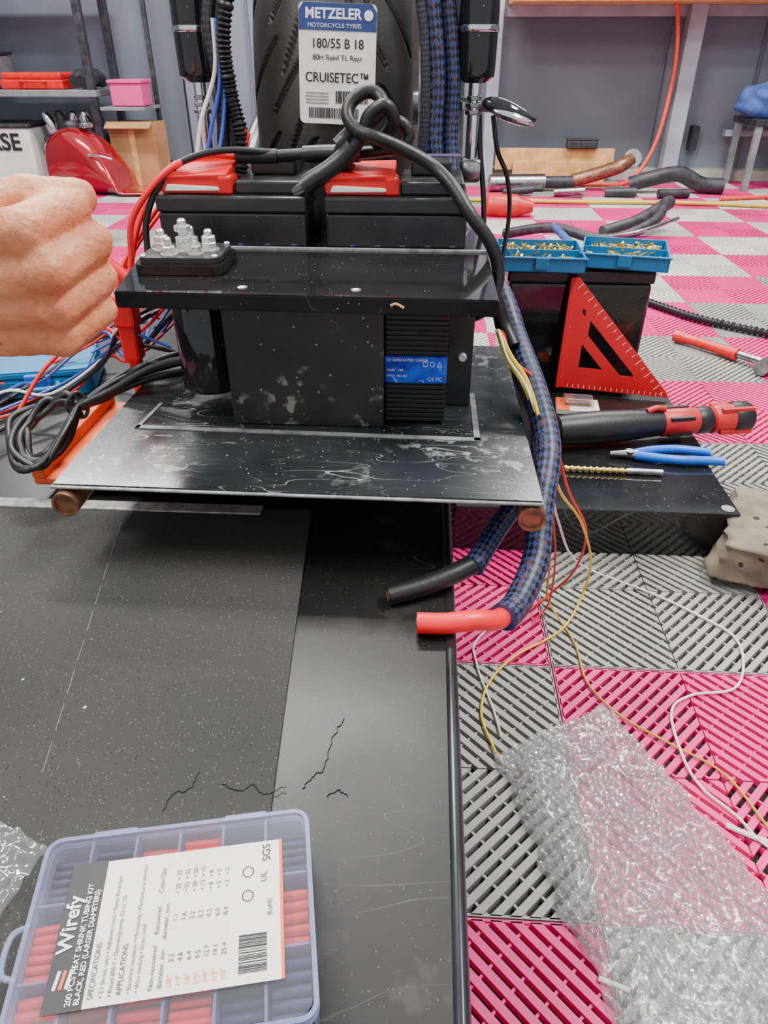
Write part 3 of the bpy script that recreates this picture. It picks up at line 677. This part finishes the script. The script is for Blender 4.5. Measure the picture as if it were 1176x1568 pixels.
for (cx,cy) in ((.048,.008),(.048,.024)):
    pts=[(cx+.0035*math.cos(t/12*6.2832),cy+.0035*math.sin(t/12*6.2832),zt) for t in range(13)]
    tube('seal_mark',pts,.0003,M['ink'],kt,seg=4,sm=False)
text('SGS',.0075,(.0625,.030,zt),Y,Xn,M['ink'],kt); text('UL',.006,(.0600,.016,zt),Y,Xn,M['ink'],kt); text('RoHS',.0045,(.0635,-.006,zt),Y,Xn,M['ink'],kt)

bm=bmesh.new(); bmesh.ops.create_grid(bm,x_segments=40,y_segments=40,size=.5)
for v in bm.verts:
    x,y=v.co.x,v.co.y; n=mnoise.noise(Vector((x*6,y*6,3)))+.6*mnoise.noise(Vector((x*14,y*14,7)))
    v.co=Vector((x*.10+y*.02,y*.10-x*.04,.004+.012*abs(n)+.012*(1-4*max(x*x,y*y))))
frombm('clear_plastic_bag',bm,M['clear'],None,True,loc=(-.322,.256,.3305))

# ---------------------------------------------------------------- bubble wrap
P00,P10,P01,P11=[Vector(p) for p in ((.117,.650,0),(.285,.752,0),(.235,.25,0),(.475,.37,0))]
def bp(s,t):
    p=(P00*(1-s)+P10*s)*(1-t)+(P01*(1-s)+P11*s)*t
    p.x+=.012*mnoise.noise(Vector((t*5,s*2,2)))+.010*mnoise.noise(Vector((t*14,s*3,4))); p.y+=.014*mnoise.noise(Vector((s*6,t*3,8)))
    return p
def bz(p): return .010+.030*abs(mnoise.noise(Vector((p.x*13,p.y*13,1.3))))+.012*abs(mnoise.noise(Vector((p.x*34,p.y*34,5))))
V=[];F=[];MI=[]
NS,NT=44,80
for layer in (0,1):
    b0=len(V)
    for a in range(NS+1):
        for b in range(NT+1):
            s_,t_=a/NS,b/NT; p=bp(s_,t_); e_=min(1,min(s_,1-s_,t_,1-t_)*9)
            z=bz(p)*e_+.003 if layer else .0015+.002*e_
            V.append((p.x,p.y,z))
    for a in range(NS):
        for b in range(NT):
            i=b0+a*(NT+1)+b; F.append((i,i+NT+1,i+NT+2,i+1)); MI.append(1)
random.seed(2)
def dome(c,r,h):
    b0=len(V); n=9; tx,ty=random.uniform(-.3,.3),random.uniform(-.3,.3)
    for k,(rf_,hf) in enumerate(((1,0),(.92,.55),(.62,.9))):
        for q in range(n):
            a=q*2*math.pi/n; dx,dy=r*rf_*math.cos(a),r*rf_*math.sin(a)
            V.append((c.x+dx,c.y+dy,c.z+h*hf+(tx*dx+ty*dy)))
    V.append((c.x,c.y,c.z+h*(1 if random.random()>.35 else .45)))
    for k in range(2):
        for q in range(n):
            q2=(q+1)%n; F.append((b0+k*n+q,b0+k*n+q2,b0+(k+1)*n+q2,b0+(k+1)*n+q)); MI.append(0)
    for q in range(n): F.append((b0+2*n+q,b0+2*n+(q+1)%n,b0+3*n)); MI.append(0)
sp=.0100
nt_=int(.42/sp*1.14)
for lay in (0,1):
    for b in range(nt_):
        t_=(b+.5)/nt_; wd=(bp(0,t_)-bp(1,t_)).length; ns=int(wd/sp)
        for a in range(ns):
            s_=(a+.5+(.5 if b%2 else 0)-.25+(.37*lay))/ns
            if not .01<s_<.99: continue
            p=bp(s_,min(.995,t_+lay*.006)); e_=min(1,min(s_,1-s_,t_,1-t_)*9)
            dome(Vector((p.x,p.y,(bz(p)*e_+.003) if not lay else .002)),.0045,.0042)
mesh('bubble_wrap_sheet',V,F,[M['bubble'],M['film_base']],None,True,midx=MI)

# ---------------------------------------------------------------- black step platform at right with tools
st=grp('black_steel_step')
box('front_tray_top',.07,.60,1.142,1.362,.092,.10,M['black_gloss'],st,.002)
box('front_face',.07,.60,1.142,1.150,.0,.095,M['black_gloss'],st,.002)
box('right_face',.592,.60,1.142,1.362,.0,.095,M['black_gloss'],st,.002)
box('rear_top',.07,.615,1.362,1.98,.088,.096,M['deck'],st,.002)
box('rear_side',.607,.615,1.362,1.98,.0,.090,M['deck'],st,.001)
lathe('corner_hole',[(.008,0),(.012,0),(.012,.0008),(.008,.0008)],M['steel'],st,loc=(.582,1.160,.1),seg=20)

rt=grp('cordless_ratchet',loc=(.294,1.400,.137),rot=(0,math.radians(90),math.radians(12)))
lathe('grip',[(.020,-.01),(.031,0),(.034,.03),(.036,.09),(.034,.16),(.030,.21),(.028,.235)],M['black_rubber'],rt,seg=28)
lathe('red_housing',[(.029,.235),(.031,.24),(.031,.30),(.027,.325)],M['tool_red'],rt,seg=28)
lathe('black_collar',[(.0285,.318),(.030,.322),(.030,.345),(.027,.35)],M['black_rubber'],rt,seg=28)
lathe('head',[(.025,.35),(.031,.355),(.033,.37),(.033,.40),(.028,.405)],M['tool_red'],rt,seg=28)
lathe('battery_end',[(.034,.40),(.036,.405),(.036,.435),(.031,.445)],M['black_rubber'],rt,seg=28)
for k in range(5):
    a=2*math.pi*k/5+.3; box('housing_stripe',.031*math.cos(a)-.004,.031*math.cos(a)+.004,.031*math.sin(a)-.004,.031*math.sin(a)+.004,.245,.300,M['black_rubber'],rt,.001)
for k in range(4):
    a=2*math.pi*k/4+.6; box('head_stripe',.034*math.cos(a)-.005,.034*math.cos(a)+.005,.034*math.sin(a)-.005,.034*math.sin(a)+.005,.365,.440,M['tool_red'],rt,.001)
tube('trigger',[(-.030,0,.20),(-.036,0,.22),(-.033,0,.24)],.007,M['tool_red'],rt)

pl=grp('pliers')
tube('handle',[(.45,1.342,.112),(.49,1.333,.112),(.54,1.326,.112),(.60,1.328,.111),(.628,1.326,.111)],.0095,M['tool_blue'],pl)
tube('handle',[(.45,1.350,.112),(.49,1.366,.112),(.54,1.374,.112),(.585,1.370,.111),(.612,1.364,.111)],.0095,M['tool_blue'],pl)
tube('jaw',[(.455,1.345,.112),(.43,1.348,.112),(.40,1.350,.110)],.009,M['steel'],pl,rf=lambda s,t:.011-.006*t)
lathe('pivot',[(.010,0),(.010,.008)],M['steel'],pl,loc=(.44,1.347,.112),seg=18)
db=grp('drill_bit')
tube('shank',[(.42,1.282,.107),(.491,1.280,.107)],.0065,M['steel'],db,sm=False)
tube('flutes',[(.295,1.287,.107),(.42,1.282,.107)],.0062,M['brass'],db,res=40,sm=True,seg=12,rf=lambda s,t:.0055+.0012*math.sin(s*500))

bb=grp('black_storage_battery')
box('case',.202,.545,1.76,1.97,.098,.352,M['black_gloss'],bb,.008)
box('lid',.198,.549,1.756,1.974,.353,.383,M['black_plastic'],bb,.006)
for a in (.26,.48): lathe('terminal',[(.014,0),(.014,.006),(.009,.010)],M['steel'],bb,loc=(a,1.93,.383),seg=18)
random.seed(4)
def tray(loc,rz):
    g=grp('screw_organizer_tray',loc=loc,rot=(0,0,rz))
    w2,d2,h=.100,.094,.034
    box('bottom',-w2,w2,-d2,d2,0,.003,M['teal'],g,.001)
    for (a,b,c_,d_) in ((-w2,w2,-d2,-d2+.004),(-w2,w2,d2-.004,d2),(-w2,-w2+.004,-d2,d2),(w2-.004,w2,-d2,d2)):
        box('wall',a,b,c_,d_,0,h,M['teal'],g,.001)
    box('rim',-w2-.004,w2+.004,-d2-.004,-d2+.002,h-.004,h,M['teal'],g,.001)
    box('divider',-w2,w2,-.002,.002,0,h-.004,M['teal'],g,0)
    box('latch',-.015,.015,-d2-.008,-d2,.008,h,M['teal'],g,.001)
    vs_=[];fs_=[]
    for k in range(220):
        c0=Vector((random.uniform(-w2+.02,w2-.02),random.uniform(-.0,d2-.014) if k<170 else random.uniform(-d2+.014,0),random.uniform(.006,.026)))
        d=Vector((random.uniform(-1,1),random.uniform(-1,1),random.uniform(-.4,.4))).normalized()
        u=d.cross(Vector((0,0,1))).normalized(); v=d.cross(u)
        for (s0,s1,r0,r1) in ((-.012,.008,.0006,.0018),(.008,.0115,.0018,.004)):
            b0=len(vs_)
            for (ss,rr_) in ((s0,r0),(s1,r1)):
                for q in range(6):
                    a=q*math.pi/3; vs_.append(c0+d*ss+u*(rr_*math.cos(a))+v*(rr_*math.sin(a)))
            for q in range(6): fs_.append((b0+q,b0+(q+1)%6,b0+6+(q+1)%6,b0+6+q))
            fs_.append(tuple(b0+6+q for q in range(6)))
    mesh('brass_screw_pile',vs_,fs_,M['brass'],g)
tray((.270,1.79,.3935),-.05); tray((.480,1.82,.3935),-.22)

def square():
    A=Vector((.352,1.742,.372)); B=Vector((.342,1.705,.110)); Cc=Vector((.606,1.662,.105))
    xd=(Cc-B); L=xd.length; xd.normalize(); n=xd.cross(A-B).normalized(); yd=n.cross(xd)
    ax=(A-B).dot(xd); ay=(A-B).dot(yd)
    cu=bpy.data.curves.new('blade','CURVE'); cu.dimensions='2D'; cu.fill_mode='BOTH'; cu.extrude=.0018; cu.bevel_depth=.0004
    def sp_(pts):
        s=cu.splines.new('POLY'); s.points.add(len(pts)-1); s.use_cyclic_u=True
        for i,p in enumerate(pts): s.points[i].co=(p[0],p[1],0,1)
    sp_([(0,0),(L,0),(L-.006,.012),(ax+.014,ay),(ax-.002,ay)])
    o=lambda u,v:(u*L+v*ax, v*ay)
    sp_([o(.20,.64),o(.20,.50),o(.54,.16),o(.68,.16)])
    sp_([o(.16,.42),o(.16,.20),o(.38,.20)])
    sp_([o(.12,.74),o(.12,.70),o(.15,.66),o(.15,.72)])
    cu.materials.append(M['square_red'])
    g=grp('speed_square'); ob=bpy.data.objects.new('blade',cu); link(ob,g)
    mw=Matrix(((xd.x,yd.x,n.x,B.x),(xd.y,yd.y,n.y,B.y),(xd.z,yd.z,n.z,B.z),(0,0,0,1)))
    ob.matrix_local=mw
    f=box('flange',-.006,.004,0,1,-.011,.011,M['square_red'],None,.001); f.parent=g
    ln=math.hypot(ax,ay); ang=math.atan2(ay,ax)-math.pi/2
    f.matrix_local=mw@Matrix.Rotation(ang,4,'Z')@Matrix.Translation((-.001,ln/2,0))@Matrix.Diagonal((1,ln,1,1))
    d=Vector((-(ay),(ax-L))).normalized(); a2=math.atan2(d.y,d.x)-math.pi/2
    for k in range(1,19):
        t=k/19; p=(L*(1-t)+(ax+.01)*t, ay*t)
        q=box('tick',-.0006,.0006,0,.010 if k%2 else .018,.0022,.0027,M['ink_white'],None,0); q.parent=g
        q.matrix_local=mw@Matrix.Translation((p[0]+d.x*.006,p[1]+d.y*.006,.0025))@Matrix.Rotation(a2,4,'Z')
        q=box('tick',-.0006,.0006,0,.008,.0022,.0027,M['ink_white'],None,0); q.parent=g
        q.matrix_local=mw@Matrix.Translation((L*t*.95+.01,.006,.0025))
square()
sb=grp('parts_blister_pack',loc=(.375,1.60,.0965),rot=(0,0,-.1))
box('card',-.05,.05,-.035,.035,0,.012,M['label_white'],sb,.001); box('blister',-.035,.035,-.025,.025,.012,.03,M['clear'],sb,.004); box('card_print',-.05,-.02,-.035,.035,.0121,.0127,M['orange_ink'],sb,0)
box('contents',-.03,.03,-.01,.01,.0125,.02,M['copper'],sb,.002)

hm=grp('hammer')
tube('grip',[(.842,2.372,.022),(.90,2.31,.022),(.985,2.20,.022)],.018,M['red'],hm,rf=lambda s,t:.020-.005*math.sin(t*3.1))
tube('shaft',[(.975,2.215,.024),(1.05,2.115,.026)],.012,M['steel'],hm,sm=False)
tube('head',[(1.01,2.08,.026),(1.10,2.155,.026)],.024,M['steel'],hm,sm=False)
tube('coiled_rod',[(.84,2.80,.016),(.90,2.70,.016),(.99,2.575,.016),(1.15,2.445,.016),(1.35,2.30,.016)],.014,M['deck_edge'],None,res=60,seg=10,rf=lambda s,t:.013+.003*math.sin(s*330))
bm=bmesh.new(); bmesh.ops.create_cube(bm,size=1); bmesh.ops.subdivide_edges(bm,edges=bm.edges[:],cuts=18,use_grid_fill=True)
for v in bm.verts:
    v.co=Vector((v.co.x*.34,v.co.y*(.22-.05*v.co.x),v.co.z*.10*(.85+.3*v.co.x)))
    nn=mnoise.noise(v.co*12); v.co+=v.co.normalized()*(.022*nn+.008*mnoise.noise(v.co*40)-.02*max(0,mnoise.noise(v.co*26+Vector((3,1,2)))))
frombm('broken_concrete_block',bm,M['foam'],None,True,loc=(.735,1.09,.056),rot=(.0,.0,-.45))

# ---------------------------------------------------------------- hand (left fist, thumb up, back of hand toward camera)
bm=bmesh.new()
def cap(a,b,ra,rb):
    a=Vector(a);b=Vector(b);d=b-a; L=d.length
    q=Vector((0,0,1)).rotation_difference(d).to_matrix().to_4x4()
    m_=Matrix.Translation((a+b)/2)@q
    bmesh.ops.create_cone(bm,cap_ends=True,segments=20,radius1=ra,radius2=rb,depth=L,matrix=m_)
    for p,r in ((a,ra),(b,rb)): bmesh.ops.create_uvsphere(bm,u_segments=18,v_segments=12,radius=r,matrix=Matrix.Translation(p))
zs=[.033,.011,-.011,-.031]; rk=[.0138,.0142,.0136,.0122]; lp=[.040,.043,.040,.033]
for i in range(4):
    z=zs[i]; mcp=(0-.005*abs(i-1),0+.003*abs(i-1),z); r=rk[i]
    cap((-.088,.014,z*.6),mcp,.018,r*.96)
    bmesh.ops.create_uvsphere(bm,u_segments=16,v_segments=10,radius=r*.97,matrix=Matrix.Translation((mcp[0]-.001,mcp[1]-.003,mcp[2])))
    cap((-.07,.002,z*.62),(mcp[0]-.012,mcp[1]-.007,mcp[2]),.004,.0045)
    pip=(mcp[0]+.012,mcp[1]+lp[i],z*.96); cap(mcp,pip,r*.92,r*.88)
    dip=(pip[0]-.026,pip[1]+.010,z*.93); cap(pip,dip,r*.88,r*.8)
    tip=(dip[0]-.006,dip[1]-.020,z*.9); cap(dip,tip,r*.8,r*.72)
cap((-.085,.02,.012),(-.03,.026,.012),.022,.020); cap((-.085,.02,-.012),(-.03,.026,-.012),.022,.019)
cap((-.085,.018,.020),(-.050,.026,.038),.018,.0155); cap((-.050,.026,.038),(-.014,.036,.042),.0150,.0128)
cap((-.014,.036,.042),(.010,.054,.034),.0125,.0108)
cap((-.15,.018,.004),(-.085,.016,.0),.029,.028); cap((-.15,.018,-.006),(-.085,.016,-.006),.029,.028)
cap((-.42,.02,.0),(-.15,.018,.0),.045,.031)
hd=frombm('human_hand',bm,M['skin'],None,True,loc=(-.224,.425,.702),rot=(.10,-.14,.06))
hd.scale=(1.05,1.05,1.06)
md=hd.modifiers.new('remesh','REMESH'); md.mode='VOXEL'; md.voxel_size=.0020; md.use_smooth_shade=True
ms=hd.modifiers.new('smooth','SMOOTH'); ms.factor=.5; ms.iterations=6
tx=bpy.data.textures.new('skin_creases','CLOUDS'); tx.noise_scale=.008; tx.noise_depth=3
dm=hd.modifiers.new('creases','DISPLACE'); dm.texture=tx; dm.strength=.0016; dm.mid_level=.5

# ---------------------------------------------------------------- background left
ss=grp('storage_shelf')
box('board',-4.4,-2.27,5.45,5.95,.56,.60,M['shelf'],ss,.004)
box('board',-4.4,-2.27,5.45,5.95,1.18,1.22,M['shelf'],ss,.004)
for a in (-2.30,-4.35):
    for b in (5.48,5.92): box('leg',a-.025,a+.025,b-.025,b+.025,0,2.0,M['dark'],ss,.003)
tb=grp('red_tool_case',loc=(-2.72,5.66,.60))
box('body',-.24,.20,-.13,.13,.001,.06,M['red'],tb,.01); box('lid',-.23,.19,-.12,.12,.061,.10,M['red'],tb,.012)
tube('handle',[(-.08,-.13,.05),(-.08,-.16,.05),(.08,-.16,.05),(.08,-.13,.05)],.008,M['red'],tb)
bg=grp('black_duffel_bag'); random.seed(1)
for k in range(3):
    x=-2.44+k*.05
    tube('lump',[(x,5.55,.645),(x+.01,5.65,.68),(x+.01,5.75,.645)],.043,M['dark'],bg)
sbx=grp('shelf_storage_bins')
for k,(cx,cc) in enumerate(((-3.15,'shelf'),(-3.5,'dark'),(-3.9,'shelf'))):
    box('bin',cx-.15,cx+.15,5.55,5.85,.601,.80+.05*k,M[cc],sbx,.02); box('bin_lid',cx-.16,cx+.16,5.54,5.86,.80+.05*k,.82+.05*k,M['dark'],sbx,.006)
pb=grp('pink_storage_bin'); box('bin',-2.19,-1.97,5.50,5.70,.502,.64,M['pink'],pb,.01); box('rim',-2.20,-1.96,5.49,5.71,.64,.66,M['pink'],pb,.004)
box('bin_bracket_shelf',-2.26,-1.95,5.45,5.78,.48,.50,M['shelf'],None,.002)
box('bracket_post',-1.99,-1.96,5.79,5.82,.0,1.4,M['dark'],None,.002)
cb=grp('cardboard_box')
box('carton',-2.25,-1.93,5.5,5.78,.0,.40,M['cardboard'],cb,.004); box('flap',-2.25,-1.93,5.42,5.5,.39,.396,M['cardboard'],cb,.001,rot=(.5,0,0)); box('tape',-2.11,-2.07,5.497,5.501,.0,.40,M['wood'],cb,0)
wbx=grp('white_equipment_case')
box('body',-3.6,-2.83,5.50,5.84,.0,.38,M['white'],wbx,.02); box('top_trim',-3.6,-2.82,5.49,5.85,.365,.395,M['dark'],wbx,.01)
text('MORSE',.15,(-2.90,5.495,.23),X,Zd,M['ink'],wbx,'RIGHT',bold=.004)
tk=grp('motorcycle_fuel_tank',loc=(-2.20,5.20,.0),rot=(0,0,-.15))
V=[];F=[];n=28;K=24
for k in range(K+1):
    t=k/K; h=.40*(math.sin(math.pi*min(1,(t*1.15+.18)))**.55 if t<.72 else math.sin(math.pi*min(1,(.72*1.15+.18)))**.55*(1-((t-.72)/.30)**1.4)); h=max(h,.03)
    wd=.17*(math.sin(math.pi*(.12+.80*t)))**.6
    if k==0: h*=.8; wd*=.7
    for q in range(n):
        a=2*math.pi*q/n; ca,sa=math.cos(a),math.sin(a)
        V.append((-.40+.78*t, wd*math.copysign(abs(ca)**.8,ca), .003+h/2+h/2*math.copysign(abs(sa)**.75,sa)))
for k in range(K):
    for q in range(n): F.append((k*n+q,k*n+(q+1)%n,(k+1)*n+(q+1)%n,(k+1)*n+q))
F.append(tuple(reversed(range(n)))); F.append(tuple(K*n+q for q in range(n)))
mesh('tank_shell',V,F,M['tank_red'],tk,True)
lathe('gas_cap',[(.045,0),(.045,.02),(.035,.028)],M['chrome'],tk,loc=(-.08,0,.400),seg=28)
lathe('fuel_gauge',[(.05,0),(.05,.03),(.03,.05)],M['dark'],tk,loc=(-.19,0,.385),seg=24)
tube('badge',[(.0,-.168,.25),(.08,-.17,.25),(.16,-.155,.23)],.008,M['chrome'],tk)
hb=grp('motorcycle_parts_pile')
box('part_crate',-2.76,-2.36,5.56,5.86,0,.31,M['dark'],hb,.01)
for k in range(6):
    x=-2.70+k*.06
    lathe('part',[(.03,0),(.045,.02),(.04,.12),(.02,.16)],M['dark'] if k%2 else M['chrome'],hb,loc=(x,5.66,.31),rot=(.2,.3*(k%3-1),0),seg=18)

# ---------------------------------------------------------------- background right
tube('extension_cord',[(1.58,5.82,1.084),(1.605,5.83,1.05),(1.655,5.83,.75),(1.633,5.83,.333),(1.54,5.80,.10),(1.41,5.72,.014),(1.2,5.68,.014),(.9,5.68,.014)],.014,M['orange_cord'],None,seg=8)
pk=grp('wood_plank'); box('plank',.49,1.36,5.905,5.945,.0762,.22,M['wood'],pk,.003); box('plank',.62,1.30,5.85,5.90,.0,.14,M['wood'],pk,.003)
ex=grp('exhaust_pipe')
tube('pipe',[(1.38,5.42,.05),(1.5,5.40,.09),(1.7,5.42,.12),(1.85,5.40,.06),(2.0,5.38,.05)],.05,M['dark'],ex,seg=16)
tube('pipe',[(1.0,5.5,.06),(1.15,5.5,.10),(1.3,5.45,.16),(1.38,5.5,.20)],.045,M['copper'],ex,seg=16)
tube('muffler',[(.42,5.4,.056),(.80,5.45,.056)],.055,M['steel'],ex,seg=20)
tube('muffler_tip',[(.80,5.45,.056),(1.0,5.48,.056)],.04,M['dark'],ex,seg=20)
lathe('flange',[(.06,0),(.06,.02)],M['steel'],ex,loc=(1.39,5.50,.20),rot=(1.2,0,0))
db2=grp('dark_parts_bin'); box('bin',1.0,1.22,5.86,5.94,.2205,.28,M['dark'],db2,.01); box('bin_lid',.995,1.225,5.855,5.945,.28,.29,M['dark'],db2,.003)
cl=grp('clutter_parts')
random.seed(11)
for k in range(4):
    x=.5+k*.34; yv=5.18+random.random()*.08
    r_=.02+.012*random.random()
    tube('bar',[(x,yv,r_),(x+.2,yv+random.uniform(-.04,.04),r_+.03*random.random())],r_,M['steel'] if k==1 else M['dark'],cl,seg=8)
fk=grp('handlebar_controls')
tube('bar',[(.40,3.9,.03),(.62,3.75,.09),(.85,3.6,.07),(1.1,3.75,.12),(1.25,4.1,.16)],.025,M['dark'],fk)
tube('bar',[(.9,3.9,.04),(1.1,4.0,.08),(1.3,4.2,.14)],.035,M['dark'],fk)
tube('lever',[(.85,3.6,.08),(1.0,3.55,.12),(1.2,3.7,.15)],.010,M['steel'],fk)
tube('cable',[(.62,3.75,.10),(.75,3.5,.02),(.95,3.3,.018),(1.1,3.6,.02)],.018,M['blue_cloth'],fk)
ri=grp('red_impact_driver',loc=(.36,4.55,.056),rot=(0,0,-.15))
lathe('motor',[(.05,-.02),(.065,.0),(.065,.16),(.045,.20),(.03,.26)],M['tool_red'],ri,rot=(0,math.pi/2,0)); box('grip',.02,.08,-.03,.03,-.055,0,M['dark'],ri,.01)
tube('yellow_air_hose',[(.2,5.0,.014),(.9,4.95,.014),(1.6,4.95,.014),(2.2,4.85,.014),(3.2,4.6,.014)],.013,M['yellow_hose'],None,seg=8)
tube('orange_air_hose',[(1.9,5.12,.014),(2.2,5.2,.014),(2.6,5.3,.014),(3.2,5.2,.014)],.013,M['orange_cord'],None,seg=8)
tr=grp('low_work_table')
box('top',2.17,3.2,5.5,5.95,.40,.44,M['dark'],tr,.004)
for a in (2.2,3.1):
    for b in (5.53,5.90): box('leg',a-.02,a+.02,b-.02,b+.02,0,.40,M['shelf'],tr,.002)
bm=bmesh.new(); bmesh.ops.create_icosphere(bm,subdivisions=4,radius=1)
for v in bm.verts:
    n_=mnoise.noise(v.co*2.2)*.25; v.co=Vector((v.co.x*.30,v.co.y*.17,v.co.z*.15))*(1+n_)
    v.co.z=max(v.co.z,-.09)
frombm('blue_canvas_bag',bm,M['blue_cloth'],None,True,loc=(2.40,5.70,.531))
box('wall_bracket',1.93,1.98,6.03,6.119,.20,.36,M['dark'],None,.004)

# ---------------------------------------------------------------- lights
def area(name,loc,sx,sy,power,rot=(0,0,0)):
    l=bpy.data.lights.new(name,'AREA'); l.shape='RECTANGLE'; l.size=sx; l.size_y=sy; l.energy=power; l.color=(1,.985,.96)
    o=bpy.data.objects.new(name,l); o.location=loc; o.rotation_euler=rot; link(o)
area('ceiling_light_1',(-.6,2.4,2.9),1.3,.30,120)
area('ceiling_light_2',(1.3,.9,2.9),.30,1.3,110)
area('ceiling_light_3',(-1.3,.3,2.9),.30,1.3,80)
area('ceiling_light_4',(1.4,4.3,2.9),1.3,.30,150)
area('ceiling_light_5',(-2.2,4.3,2.9),1.3,.30,120)
w=bpy.data.worlds.new('garage_ambient'); bpy.context.scene.world=w; w.use_nodes=True
w.node_tree.nodes['Background'].inputs[0].default_value=(.90,.94,1,1); w.node_tree.nodes['Background'].inputs[1].default_value=.95

# ---------------------------------------------------------------- camera
cd=bpy.data.cameras.new('camera'); cd.sensor_fit='VERTICAL'; cd.sensor_height=36; cd.lens=24.957; cd.clip_start=.02; cd.clip_end=60
cam=bpy.data.objects.new('camera',cd); cam.location=(0,0,.823); cam.rotation_euler=(math.radians(57),0,math.radians(3.3)); link(cam)
bpy.context.scene.camera=cam
